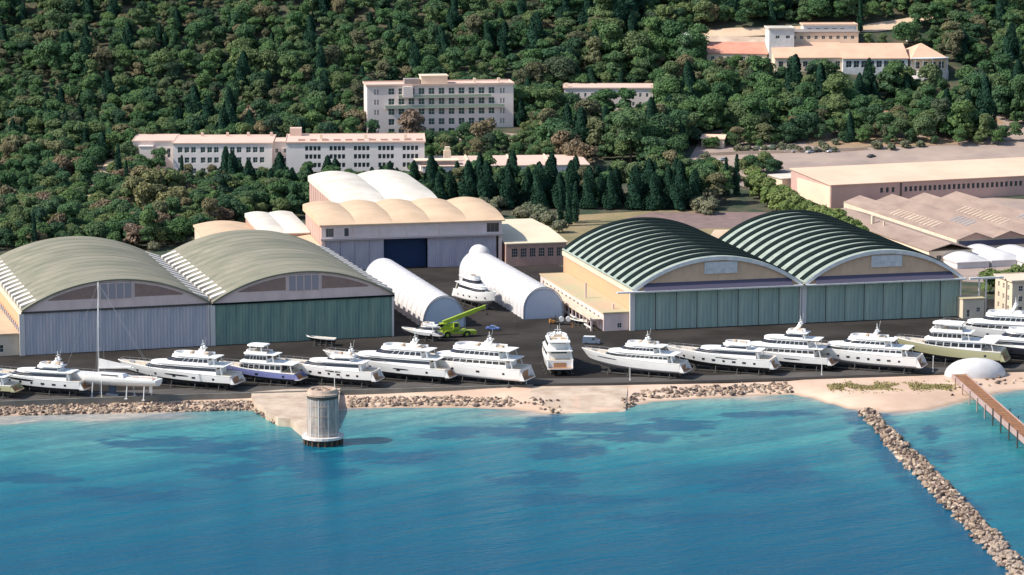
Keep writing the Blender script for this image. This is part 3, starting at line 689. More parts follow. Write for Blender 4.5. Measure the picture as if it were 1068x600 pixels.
# G2
oG=Vector((-95.5,1289,4.0)); r=thing('white_wing','long pale four-storey building with red-edged flat roof behind dark conifers','building',oG,R(2.5))
fr=[]
for gi in range(5):
    for k in range(4):
        x=8+gi*10.3+k*1.75
        for z in (2.2,6.0,9.6,13.1): fr.append((x,x+1.4,z,z+2.0))
block('','','',None,0,58.5,30,16.4,'mauve_white','roof_pinkgrey',front=fr,parent=r,par=.6,down=4,nx=1,nz=1)
g=MB()
for k in range(11): g.box(5+k*5,8+k*5,5,5.5,16.75,17.5)
g.build('roof_kerb',['rust_wall'],r)
for x in (14,33,50):
    g=MB(); g.box(x,x+1.3,12,13.3,16.75,18.6); g.build('chimney',['cream_wall'],r)
g=MB(); g.box(1,6,24,29,16.75,20); g.build('roof_hut',['roof_pinkgrey'],r)
# H long roof
oH=Vector((-37.5,1274,2.8)); r=thing('long_wing','long low building with pink roof and small chimney tower behind conifers','building',oH,R(5))
block('','','',None,0,70,34,9.4,'mauve_white','roof_pinkgrey',front=rows(2,68,26,(5.4,),1.1,1.9),parent=r,par=.35,down=4)
for x in (20,38,54):
    g=MB(); g.box(x,x+.7,-.3,34,9.8,10.3); g.build('roof_joint',['cream_wall'],r)
g=MB(); g.box(10,13,14,17,9.78,14.5); g.box(10.5,12.5,14.5,16.5,14.503,16); g.build('chimney_tower',['cream_wall'],r)
g=MB(); g.box(-2.5,15,3,9,9.9,11.4); g.build('roof_hut',['grey_roof'],r)
g=MB(); g.box(-3,15.5,2.5,10,11.42,11.8); g.build('roof_canopy',['cream_wall'],r)
# I
zI=H(40,1415); r=thing('small_block','small flat-roofed pink building half hidden among hillside trees','building',(24,1412,zI-1),R(-1))
block('','','',None,0,41,20,10.5,'pink_white','roof_pinkgrey',front=rows(2,40,12,(6.6,2.5),1.1,1.8),left=[],parent=r,par=.5,down=6)
g=MB(); g.box(.5,2,3,5,10.6,12.6); g.build('chimney',['cream_wall'],r)
r=thing('small_house','tiny pale-roofed house among the trees left of the parking lot','house',(84,1352,H(84,1352)-.5),R(-12))
block('','','',None,0,10,9,4.5,'cream_wall','peach_shed_roof',front=[(2,3.2,1.5,3),(6,7.2,1.5,3)],parent=r,rtype='gable',rise=1.2,down=3)
# J complex
def JJ(name,label,px,py,W,D,Ht,wall,roof,ang=0,**k):
    # py = row of the base; find the ground point on the hill
    y=1380
    while y<1600:
        x=(px-534)/F*(y*math.cos(PIT)+(CH-H(0,y))*math.sin(PIT))
        if PX(x,y,H(x,y))[1]<py: break
        y+=1
    return block(name,label,'building',Vector((x,y,H(x,y)-.6)),R(ang),W,D,Ht,wall,roof,down=9,**k),(x,y,H(x,y))
j1,_=JJ('villa_wing','low wing with a broad red roof at the left of the hilltop complex',737,68,29,26,6.0,'cream_wall','red_roof',-9,rtype='gable',rise=4.2,front=rows(1,27,7,(2.2,),1.6,2.4))
j2,_=JJ('villa_wing','middle wing with peach tiled roof in the hilltop complex',808,77,33,34,7.6,'cream_wall','salmon_roof',3,rtype='gable',rise=5.6,front=rows(1,32,8,(3.4,),2.2,2.6))
j3,_=JJ('villa_wing','wing with peach roof and white columned windows in the hilltop complex',879,78,31,34,7.8,'white_panel','salmon_roof',3,rtype='gable',rise=5.6,front=rows(1,30,8,(3.6,),2.6,3.2),left=[])
j4,_=JJ('villa_wing','hip-roofed end pavilion at the right of the hilltop complex',950,80,18,28,8.4,'cream_wall','salmon_roof',10,rtype='hip',rise=6.5,front=rows(1,17,4,(4,),2.6,3.2))
g=MB(); pl=[(9+9.5*math.cos(a),-.2-5.5*math.sin(a)) for a in [PI*i/12 for i in range(13)]]
g.prism(pl,-7,3.0); t1=g.build('terrace',['mauve_white'],j4)
g=MB(); g.prism(pl,9.0,9.4); g.build('terrace_roof',['white_panel'],j4)
for i in range(0,13,2):
    g=MB(); x,y=pl[i]; x=9+(x-9)*.95; y*=.95; g.box(x-.15,x+.15,y-.15,y+.15,3.003,8.997); g.build('column',['white_panel'],j4)
j5,_=JJ('villa_wing','tall white block behind the red and peach roofs',802,68,12,12,17.5,'white_panel','white_roof',5,par=.8,front=[(3,5,13,14.5),(8,10,13,14.5)])
j6,_=JJ('villa_wing','long wing with grey upper roof behind the peach roofs',822,58,34,16,11.5,'cream_wall','grey_roof',3,par=.4,front=rows(1,33,9,(8.4,),1.6,1.6))
j7,_=JJ('villa_wing','pale flat-roofed pavilion at the rear of the hilltop complex',838,44,26,10,8.5,'white_panel','peach_shed_roof',3,par=.8,front=rows(1,21,5,(5.4,),2.0,1.8))
j8,_=JJ('small_house','white hut with a flat roof between the trees above the parking lot',912,137,8,6,3,'cream_wall','white_roof',0,par=.2,front=[(2,3,1,2)])
def onhill(px,py):
    y=840.
    while y<1800:
        d=y*math.cos(PIT)+(CH-sprof(y))*math.sin(PIT); x=(px-534)/F*d
        if PX(x,y,H(x,y))[1]<=py: return Vector((x,y,H(x,y)))
        y+=.7
    return Vector((x,y,H(x,y)))
def hillpatch(name,px,mt,off=.35):
    return patch(name,[onhill(*p) for p in px],mt,off,world=True,step=5)
hillpatch('hill_road',[(700,42),(720,34),(800,30),(900,27),(935,22),(972,15),(974,20),(945,28),(915,34),(860,36),(740,42)],'beige_gravel')
hillpatch('forecourt',[(706,54),(735,60),(742,46),(800,46),(800,40),(720,38)],'pale_concrete')
hillpatch('clearing',[(912,130),(925,136),(935,134),(930,118),(915,112)],'dry_earth')
hillpatch('clearing_slope',[(1000,118),(1010,132),(1040,138),(1065,136),(1040,124)],'dry_earth')
hillpatch('bare_bank',[(840,152),(870,156),(905,154),(960,153),(1000,152),(1000,145),(940,146),(900,141),(880,148),(845,140)],'dry_earth')
hillpatch('woodland_path',[(85,212),(96,214),(112,188),(120,168),(112,166),(100,186)],'beige_gravel',.25)
hillpatch('terrace_yard',[(455,147),(540,149),(545,141),(470,139)],'car_park',.3)
#@@NEXT
# ------------------------------------------------------------------ yachts
mat('hull_blue',(.22,.24,.48),.3,(.18,.2,.42),ns=.3)
mat('hull_olive',(.44,.42,.25),.35)
mat('deck_cream',(.66,.56,.44),.6,(.6,.5,.38),ns=.8)
mat('cushion_tan',(.55,.42,.30),.8)
mat('hull_black',(.03,.03,.04),.3)
def outline(x0,x1,w,nose,ns=6,nn=6,taft=.96):
    p=[(x0+(x1-nose-x0)*i/ns,-w*(taft+(1-taft)*min(1,i/2))) for i in range(ns+1)]
    c=[(x1-nose+nose*math.sin(PI/2*i/nn),-w*math.cos(PI/2*i/nn)**.8) for i in range(1,nn)]
    p+=c+[(x1,0)]; 
    return p+[(x,-y) for x,y in p[-2::-1]]
def yacht(label,o,ang,L,B,hull='gelcoat',anti='antifoul',F0=2.9,F1=4.8,tiers=None,arch=None,flare=.9,portholes=10,glassband=None,rail=True,cradle=1.3,group='yachts ashore along the quay',cat='yacht',bulge=.5,platform=True,crlabel=None,hardtop=None,transom_open=True,name='motor_yacht',sheerpow=1.7,mast=None,tender=False,accent=None,boot=.34):
    if L>20: F0*=1.08; F1*=1.06
    r=thing(name,label,cat,(o[0],o[1],cradle),ang,group)
    def st(t):
        bd=B/2*((.93+.07*min(1,t/.35)) if t<.38 else max(.0,(1-((t-.38)/.62)**2.4))**.8)
        zs=F0+(F1-F0)*t**sheerpow; zc=.75+1.5*t**3; bc=bd*(.93-.45*t*t)
        zk=0+ (F1*.5*((t-.72)/.28)**2 if t>.72 else 0)
        zb=zc+(zs-zc)*boot*.45
        return bd,zs,zc,bc,zk,zb
    T=[0,.08,.2,.33,.46,.58,.68,.77,.85,.92,.97,1.0]
    def xat(t,z,zs): return L*(t-(.13*t**3)*(1-z/zs))
    up=[];lo=[];dk=[]
    for t in T:
        bd,zs,zc,bc,zk,zb=st(t)
        lv=[(bd,zs),(bd*.995,zs*.86+zc*.14),(bc+(bd-bc)*.72,zs*.55+zc*.45),(bc+(bd-bc)*.3,zb)]
        side=[(xat(t,z,zs),y,z) for y,z in lv]
        up.append(side); 
        dl=[(bc+(bd-bc)*.3,zb),(bc,zc),(bc*.45,zk+(zc-zk)*.3),(0,zk)]
        lo.append([(xat(t,z,zs),y,z) for y,z in dl])
        dk.append((xat(t,zs,zs),bd,zs))
    g=MB()
    for s in (-1,1):
        rg=[[(x,s*y,z) for x,y,z in q] for q in up]; g.loft(rg,0,False)
    a=up[0]+lo[0][1:]
    g.add([(x,-y,z) for x,y,z in up[0]]+[(x,y,z) for x,y,z in up[0][::-1]],[tuple(range(8))])
    recalc(g.build('hull',[hull],r,smooth=True))
    g=MB()
    for s in (-1,1): g.loft([[(x,s*y,z) for x,y,z in q] for q in lo],0,False)
    g.add([(x,-y,z) for x,y,z in lo[0]]+[(x,y,z) for x,y,z in lo[0][-2::-1]],[tuple(range(7))])
    recalc(g.build('bottom',[anti],r,smooth=True))
    g=MB(); n=len(dk)
    vs=[(x,-y,z-.12) for x,y,z in dk]+[(x,y,z-.12) for x,y,z in dk]
    g.add(vs,[(i,i+1,n+i+1,n+i) for i in range(n-1)]); g.build('deck',['deck_cream' if L<90 else 'teak'],r)
    # rub rail / gunwale
    g=MB()
    for s in (-1,1): g.loft([[(x,s*(y+.05),z-.1),(x,s*(y+.05),z+.12),(x,s*(y-.15),z+.12),(x,s*(y-.15),z-.1)] for x,y,z in dk[:-1]+[(dk[-1][0],.02,dk[-1][2])]],0,True,True,True)
    recalc(g.build('gunwale',['white_paint'],r))
    if platform:
        g=MB(); w_=B/2*.88; g.prism([(-1.7,-w_*.85),(-1.3,-w_),(.05,-w_),(.05,w_),(-1.3,w_),(-1.7,w_*.85)],.85,1.1); g.build('swim_platform',['gelcoat' if hull!='hull_olive' else hull],r)
        g=MB(); g.prism([(-1.6,-w_*.8),(-1.2,-w_*.93),(-.0,-w_*.93),(-.0,w_*.93),(-1.2,w_*.93),(-1.6,w_*.8)],1.103,1.14)
        g.box(-.06,-.02,-w_*.5,w_*.5,1.2,F0*.8); g.build('teak_deck',['teak'],r)
        # sloping side wings at the stern
        g=MB()
        for s in (-1,1):
            y=s*w_*.98
            rg=[[(x,y-.12,z),(x,y+.12,z)] for x,z in ((-1.3,1.1),(0,1.1),(0,F0-.05))]
            g.loft([[(-1.3,y-.12,1.1),(0,y-.12,1.1),(0,y-.12,F0-.02)],[(-1.3,y+.12,1.1),(0,y+.12,1.1),(0,y+.12,F0-.02)]],0,True,True,True)
        recalc(g.build('stern_wing',[hull],r))
    # portholes on both sides
    def hullpt(x,z):
        lo_,hi_=0,1
        for _ in range(30):
            t=(lo_+hi_)/2; bd,zs,zc,bc,zk,zb=st(t)
            if xat(t,z,zs)<x: lo_=t
            else: hi_=t
        bd,zs,zc,bc,zk,zb=st(t)
        pr=[(zs,bd),(zs*.86+zc*.14,bd*.995),(zs*.55+zc*.45,bc+(bd-bc)*.72),(zb,bc+(bd-bc)*.3)]
        for (za,ya),(zb_,yb) in zip(pr,pr[1:]):
            if z>=zb_: return yb+(ya-yb)*(z-zb_)/(za-zb_)
        return pr[-1][1]
    pm=None
    for i in range(portholes if isinstance(portholes,int) else 0):
        x=L*(.14+.66*i/max(1,portholes-1)); t=x/L; zs=F0+(F1-F0)*t**sheerpow; z=zs*.62
        for s in (-1,1):
            y=hullpt(x,z); g=MB(); w_,h_=(.55,.28) if i%3 else (.35,.3)
            y0=hullpt(x,z-h_); y1=hullpt(x,z+h_)
            g.loft([[(x-w_,s*(y0+.03),z-h_),(x+w_,s*(y0+.03),z-h_),(x+w_,s*(y1+.03),z+h_),(x-w_,s*(y1+.03),z+h_)],[(x-w_,s*(y0-.1),z-h_),(x+w_,s*(y0-.1),z-h_),(x+w_,s*(y1-.1),z+h_),(x-w_,s*(y1-.1),z+h_)]],0,True,True,True)
            recalc(g.build('porthole',['yacht_glass'],r))
    if glassband:
        for a_,b_,zf,hh in glassband:
            for s in (-1,1):
                g=MB(); n=10; rr=[]
                for i in range(n+1):
                    x=L*(a_+(b_-a_)*i/n); t=x/L; zs=F0+(F1-F0)*t**sheerpow; zc_=zs*zf; k=hh*math.sin(PI*(.08+.84*i/n))**.5
                    rr.append([(x,s*(hullpt(x,zc_-k)+.03),zc_-k),(x,s*(hullpt(x,zc_+k)+.03),zc_+k),(x,s*(hullpt(x,zc_+k)-.1),zc_+k),(x,s*(hullpt(x,zc_-k)-.1),zc_-k)])
                g.loft(rr,0,True,True,True); recalc(g.build('hull_window',['yacht_glass'],r))
    # superstructure tiers: (x0,x1,w,nose,h,rake_front,rake_aft,topw,g0,g1,mullions,overhang)
    z=None
    sheer=lambda x:F0+(F1-F0)*(max(0,x)/L)**sheerpow
    zbase=sheer(L*.3)-.15
    for ti,(a_,b_,wf,nose,h_,rf,ra,tw,g0,g1,nm,oh) in enumerate(tiers or []):
        x0=L*a_;x1=L*b_;w_=B/2*wf; ns=max(6,nm)
        clip=lambda P_,m=.93:[(x,max(-c_,min(c_,y))) for x,y in P_ for c_ in (max(.05,st(min(1,max(0,x/L+.02)))[0]*m),)]
        bo=clip(outline(x0,x1,w_,nose,ns)); to=clip(outline(x0+ra,x1-rf,w_*tw,nose*.9,ns),.97)
        lerp=lambda f,off=0:[((p[0]+(q_[0]-p[0])*f)+(off*.0),(p[1]+(q_[1]-p[1])*f),zbase+h_*f) for p,q_ in zip(bo,to)]
        low=[(p[0],p[1]*.97,zbase-.4) for p in bo] if ti==0 else lerp(0)
        g=MB(); g.loft(([low] if ti==0 else [])+[lerp(0),lerp(1)],0,True,False,True)
        part=recalc(g.build('cabin' if ti==0 else 'upper_deck',['gelcoat'],r))
        if g1>g0:
            A_=lerp(g0);B_=lerp(g1); g=MB(); n=len(A_)
            cx=(x0+x1)/2
            def outp(p,d=.05):
                v=Vector((p[0]-cx if abs(p[0]-x1)<nose*1.2 else 0,p[1]*3,0)); 
                if v.length<1e-4: v=Vector((1,0,0))
                v.normalize(); return (p[0]+v.x*d,p[1]+v.y*d,p[2])
            for i in range(n-1):
                a0,a1=Vector(outp(A_[i])),Vector(outp(A_[i+1])); b0,b1=Vector(outp(B_[i])),Vector(outp(B_[i+1]))
                side=i<ns or i>=n-1-ns; k0,k1=(.07,.93) if side else (0,1)
                if side and nm==0: k0,k1=0,1
                g.add([a0.lerp(a1,k0),a0.lerp(a1,k1),b0.lerp(b1,k1),b0.lerp(b1,k0)],[(0,1,2,3)])
            # aft doors
            x=x0+ra*g0-.03; g.add([(x,-w_*.6,zbase+.15),(x,w_*.6,zbase+.15),(x+ra*(g1-g0),w_*.6,zbase+h_*g1),(x+ra*(g1-g0),-w_*.6,zbase+h_*g1)],[(3,2,1,0)])
            g.build('window_band',['yacht_glass'],part)
        # roof slab with aft overhang
        ro=outline(x0+ra-oh,x1-rf+.35,w_*tw+.28,nose*.9,6)
        g=MB(); g.loft([[(x,y,zbase+h_+.003) for x,y in ro],[(x,y,zbase+h_+.2) for x,y in ro]],0,True,True,True); recalc(g.build('roof_slab',['white_paint'],part))
        if oh>1.5:
            for s in (-1,1):
                g=MB(); g.bar((x0+ra-oh+.4,s*w_*.9,zbase-.1),(x0+ra-oh+1.1,s*w_*tw*.9,zbase+h_),.5,.12); g.build('overhang_support',['white_paint'],part)
        zbase+=h_+.2
        last=(x0+ra,x1-rf,w_*tw)
    if tiers:
        # flybridge coaming, seats, windscreen
        x0,x1,w_=last; xm=x0+(x1-x0)*.12
        co=outline(x0-.2,x1*1.0-.2,w_*.96,min(3.2,(x1-x0)*.4),6); ci=outline(x0-.2,x1-.7,w_*.96-.22,min(3,(x1-x0)*.38),6)
        g=MB(); 
        for A_,B_ in ((co,ci),):
            n=len(A_)
            for i in range(n-1):
                p=[A_[i],A_[i+1],B_[i+1],B_[i]]; zt_=.75
                g.add([(x,y,zbase-.01) for x,y in p]+[(x+.25*0,y,zbase+zt_) for x,y in p],[(0,1,5,4),(1,2,6,5),(2,3,7,6),(3,0,4,7),(4,5,6,7)])
        fb=recalc(g.build('flybridge',['gelcoat'],r))
        g=MB(); g.box(x0+.6,x0+2.6,-w_*.7,-w_*.25,zbase,zbase+.5); g.box(x0+1,x0+3.4,w_*.25,w_*.7,zbase,zbase+.5); g.box(x0+(x1-x0)*.5,x0+(x1-x0)*.5+.7,-w_*.5,w_*.3,zbase,zbase+.95); g.build('seats',['cushion_tan'],fb)
        if arch:
            xa=x0+(x1-x0)*arch[0]; ah=arch[1]; g=MB()
            for s in (-1,1):
                g.bar((xa-.2,s*w_*.9,zbase+.2),(xa-1.6,s*w_*.62,zbase+ah),1.3,.28) if 0 else g.loft([[(xa+.2,s*w_*.92-.12,zbase),(xa+1.6,s*w_*.92-.12,zbase),(xa+1.6,s*w_*.92+.12,zbase),(xa+.2,s*w_*.92+.12,zbase)],[(xa-1.3,s*w_*.7-.1,zbase+ah),(xa-.5,s*w_*.7-.1,zbase+ah),(xa-.5,s*w_*.7+.1,zbase+ah),(xa-1.3,s*w_*.7+.1,zbase+ah)]],0,True,True,True)
            g.box(xa-1.5,xa-.4,-w_*.72,w_*.72,zbase+ah-.02,zbase+ah+.22)
            ra_=recalc(g.build('radar_arch',['white_paint'],r))
            for yy_,rr_ in ((-.9,.42),(.9,.42)):
                g=MB(); g.sphere((xa-.95,yy_,zbase+ah+.55),rr_,8,6); g.build('radar_dome',['gelcoat'],ra_,smooth=True)
            g=MB(); g.box(xa-1.05,xa-.85,-.95,.95,zbase+ah+1.35,zbase+ah+1.5); g.tube((xa-.95,0,zbase+ah+.2),(xa-.95,0,zbase+ah+2.6),.09); g.tube((xa-1.3,-.5,zbase+ah+.2),(xa-1.8,-.5,zbase+ah+3.4),.03); g.build('antenna',['white_paint'],ra_)
        if hardtop:
            xa=x0+(x1-x0)*hardtop[0]; xb=x0+(x1-x0)*hardtop[1]; hh=2.1; ho=outline(xa,xb,w_*1.0,1.6,6)
            g=MB(); g.loft([[(x,y,zbase+hh) for x,y in ho],[(x,y,zbase+hh+.25) for x,y in ho],[(xa+(x-xa)*.94,y*.9,zbase+hh+.4) for x,y in ho]],0,True,True,True); ht=recalc(g.build('hardtop',['white_paint'],r))
            g=MB()
            for s in (-1,1):
                for xx in (xa+.6,xb-1.6): g.bar((xx,s*w_*.85,zbase),(xx+.3,s*w_*.85,zbase+hh),.35,.15)
            g.build('hardtop_support',['white_paint'],ht)
    if rail:
        pts=[(x,y*.97,z_) for x,y,z_ in dk[4:-1]]
        for s in (-1,1):
            g=MB()
            for (p,q_) in zip(pts,pts[1:]):
                g.bar((p[0],s*p[1],p[2]+.85),(q_[0],s*q_[1],q_[2]+.85),.07,.07)
                g.bar((p[0],s*p[1],p[2]),(p[0],s*p[1],p[2]+.85),.06,.06)
            g.build('bow_rail',['steel_grey'],r)
        g=MB(); xm=L*.8; g.sphere((L*.74,0,sheer(L*.74)+.0),.6,8,4,sz=.4); g.box(L*.86,L*.9,-.35,.35,sheer(L*.88)-.1,sheer(L*.88)+.35); g.build('foredeck_fitting',['steel_grey'],r)
        g=MB(); g.prism([(L*.62,-B*.2),(L*.7,-B*.17),(L*.7,B*.17),(L*.62,B*.2)],sheer(L*.66)-.1,sheer(L*.66)+.22); g.build('sun_pad',['cushion_tan'],r)
    if accent:
        for s in (-1,1):
            g=MB(); rr=[]
            for i in range(9):
                x=L*(.03+.92*i/8); zz=sheer(x)*.9; y=hullpt(x,zz); rr.append([(x,s*(y+.04),zz-.09),(x,s*(y+.04),zz+.09),(x,s*(y-.1),zz+.09),(x,s*(y-.1),zz-.09)])
            g.loft(rr,0,True,True,True); recalc(g.build('stripe',[accent],r))
    # propellers shafts/rudders
    g=MB()
    for s in (-1,1): g.tube((1.0,s*B*.2,.2),(L*.2,s*B*.2,.65),.07); g.box(.25,.9,s*B*.2-.05,s*B*.2+.05,-.4,.8)
    g.build('rudders',['steel_dark'],r)
    # cradle (its own thing)
    cr=thing('boat_cradle',crlabel or 'dark cradle under the '+label,'boat cradle',(o[0],o[1],0),ang,'cradles under the boats')
    for k in range(5):
        g=MB(); x=L*(.08+.16*k); g.box(x-.45,x+.45,-.5,.5,.06,cradle+.02); g.build('keel_block',['steel_dark'],cr)
    for k in range(4):
        x=L*(.1+.2*k)
        for s in (-1,1):
            yb=B*.36; g=MB(); g.tube((x,s*(B*.46),.08),(x,s*yb,cradle+.75),.13); g.box(x-.5,x+.5,s*B*.46-.4,s*B*.46+.4,.06,.16); g.build('prop_stand',['steel_dark'],cr)
    g=MB()
    for s in (-1,1): g.box(L*.05,L*.78,s*B*.3-.2,s*B*.3+.2,.3,.6)
    g.build('beam',['steel_dark'],cr)
    return r
def place(px,py,ang):   # stern centre on the ground
    return G(px,py,0)
# tier tuples: (x0,x1,w,nose,h,rake_front,rake_aft,topw,g0,g1,mullions,overhang)
SPORT=[(.13,.78,.88,7.5,2.1,4.2,.3,.82,.45,.85,0,1.6),(.22,.50,.68,3.4,1.2,1.9,.5,.84,.3,.75,0,1.2)]
SPORT2=[(.12,.80,.90,7.5,2.3,3.8,.3,.86,.42,.80,0,2.6),(.19,.60,.74,4.4,2.1,3.2,.5,.82,.34,.8,5,2.8)]
TRI=[(.12,.80,.92,5.5,2.3,1.6,.3,.94,.44,.78,9,2.6),(.18,.66,.82,4,2.3,2.0,.5,.88,.38,.78,8,3.6)]
CLASSIC=[(.12,.80,.90,6.5,2.1,2.6,.2,.91,.44,.76,10,2.2),(.26,.64,.74,4,1.9,2.8,.4,.85,.36,.75,6,3.0)]
TRAWL=[(.18,.72,.84,1.8,2.3,.5,.0,.97,.30,.80,7,4.0),(.36,.68,.72,1.6,2.2,.7,.2,.94,.34,.82,5,3.0)]
Y=[
 # label, stern px, py, heading, L, B, kwargs
 ('olive-sterned motor boat cut off by the left photo edge',16,415,164,22,5.6,dict(hull='hull_olive',tiers=SPORT,F0=2.4,F1=4,portholes=3,arch=(.3,1.3))),
 ('white sport yacht with dark blade side window, leftmost whole boat on the quay',88,412.5,165,28,6.6,dict(tiers=SPORT,glassband=[(.45,.72,.80,.30)],portholes=7,arch=(.25,1.5))),
 ('white flybridge yacht between the sailing yacht and the blue-hulled boat',246,406.5,160,34,7.2,dict(tiers=SPORT2,glassband=[(.35,.55,.72,.22)],portholes=5,arch=(.3,1.9))),
 ('blue-hulled motor yacht with a pale wheelhouse',312,402.5,160,23,6.0,dict(hull='hull_blue',tiers=TRAWL,portholes=3,F0=2.5,F1=4.0,hardtop=(.1,.9))),
 ('white sport yacht with row of portholes just behind the round stone tower',392,403.5,162,28,6.6,dict(tiers=SPORT,glassband=[(.30,.46,.83,.2)],portholes=8,arch=(.2,1.2),F0=3.2,F1=5.0)),
 ('long white yacht with a black bottom, left of the three-deck yacht',470,399.5,158,37,7.8,dict(tiers=SPORT2,portholes=4,arch=(.3,2.0),glassband=[(.28,.40,.7,.2)],F0=3.0,F1=5.2)),
 ('white three-deck classic yacht next to the open asphalt lane',548,402.5,157,33,7.8,dict(tiers=TRI,portholes=4,arch=(.35,2.0),anti='gelcoat',F0=3.7,F1=5.6)),
 ('slim white yacht with a sharp raised bow right of the asphalt lane',713,394.5,157,29,6.6,dict(tiers=CLASSIC,portholes=0,glassband=[(.62,.82,.78,.14)],arch=(.4,1.4),anti='antifoul_grey',F0=3.1,F1=5.1)),
 ('white sport yacht with black bottom and tan stern, second right of the lane',806,390.5,160,30,6.8,dict(tiers=SPORT,portholes=8,F0=3.2,F1=5.0,glassband=[(.3,.5,.85,.15)])),
 ('white tri-deck yacht with tall radar mast in front of the ribbed hangar',866,386.5,160,30,7,dict(tiers=[TRI[0],TRI[1],(.24,.44,.6,2.0,1.5,1.4,.4,.86,.3,.8,0,1.6)],portholes=0,glassband=[(.25,.4,.66,.18),(.5,.62,.7,.16)],arch=(.4,2.2),F0=2.7,F1=4.6)),
 ('long white classic yacht with a row of square windows, left of the olive trawler yacht',959,389,159,34,7.2,dict(tiers=CLASSIC,portholes=9,arch=(.35,1.7),anti='antifoul_grey',F0=3.5,F1=5.3)),
 ('olive-hulled trawler yacht with white hardtop beside the white dome shelter',1046,382.5,160,30,7.6,dict(hull='hull_olive',tiers=TRAWL,portholes=2,F0=3.4,F1=5.4,hardtop=(.0,.95),anti='antifoul')),
 ('dark-hulled white yacht at the right photo edge, cut by the frame',1118,379,161,34,7.4,dict(hull='hull_black',tiers=SPORT2,portholes=3,arch=(.4,2),F0=2.6,F1=4.6)),
 ('tall white yacht behind the dark-hulled one at the right photo edge',1106,364,163,34,7.6,dict(tiers=TRI,portholes=4,arch=(.5,2.6),F0=3.4,F1=5.4)),
]
CRN=['olive-sterned boat at the left photo edge','leftmost whole sport yacht','flybridge yacht right of the sailing yacht','blue-hulled motor yacht','sport yacht behind the round tower','long black-bottomed yacht','three-deck classic yacht by the lane','slim raised-bow yacht right of the lane','sport yacht with tan stern right of the lane','tri-deck yacht with tall radar mast','long classic yacht left of the trawler yacht','olive-hulled trawler yacht','dark-hulled yacht at the right photo edge','tall yacht behind the dark-hulled one']
for lab,px,py,hd,L,B,kw in Y:
    yacht(lab,place(px,py,hd),R(hd),L*1.10,B*1.18,crlabel='dark steel cradle under the '+CRN.pop(0),**kw)
yacht('white yacht seen stern-on alone in the asphalt lane',G(584,392,0),R(94),26,8.4,tiers=TRI,portholes=3,arch=(.4,1.2),F0=3.0,F1=4.9,group='yachts in the yard lane')
yacht('white yacht on stands between the two white arch tents, bow to the quay',G(481,315,0),R(-62),25,6.4,tiers=SPORT2,portholes=5,arch=None,anti='antifoul_grey',F0=3.2,F1=5.4,group='yachts in the yard lane',crlabel='dark cradle under the yacht between the arch tents')
yacht('small white motor boat behind the long yachts, beside the green doors',G(457,356,0),R(162),12,4,tiers=[SPORT[0]],portholes=2,F0=1.7,F1=2.8,cradle=1.0,rail=False,name='motor_boat',group='small boats in the yard',platform=True,crlabel='low dark cradle under the small motor boat by the green doors')
yacht('small pale tender on stands in front of the dark green doors',G(350,361,0),R(172),9,3,tiers=None,portholes=0,F0=1.1,F1=1.7,cradle=1.2,rail=False,name='tender',cat='boat',group='small boats in the yard',platform=False)
yacht('yellowish dinghy beside the porch of the pink annex',G(616,341,0),R(150),7.5,2.6,hull='hull_olive',tiers=None,portholes=0,F0=1.0,F1=1.4,cradle=.7,rail=False,name='tender',cat='boat',group='small boats in the yard',platform=False)
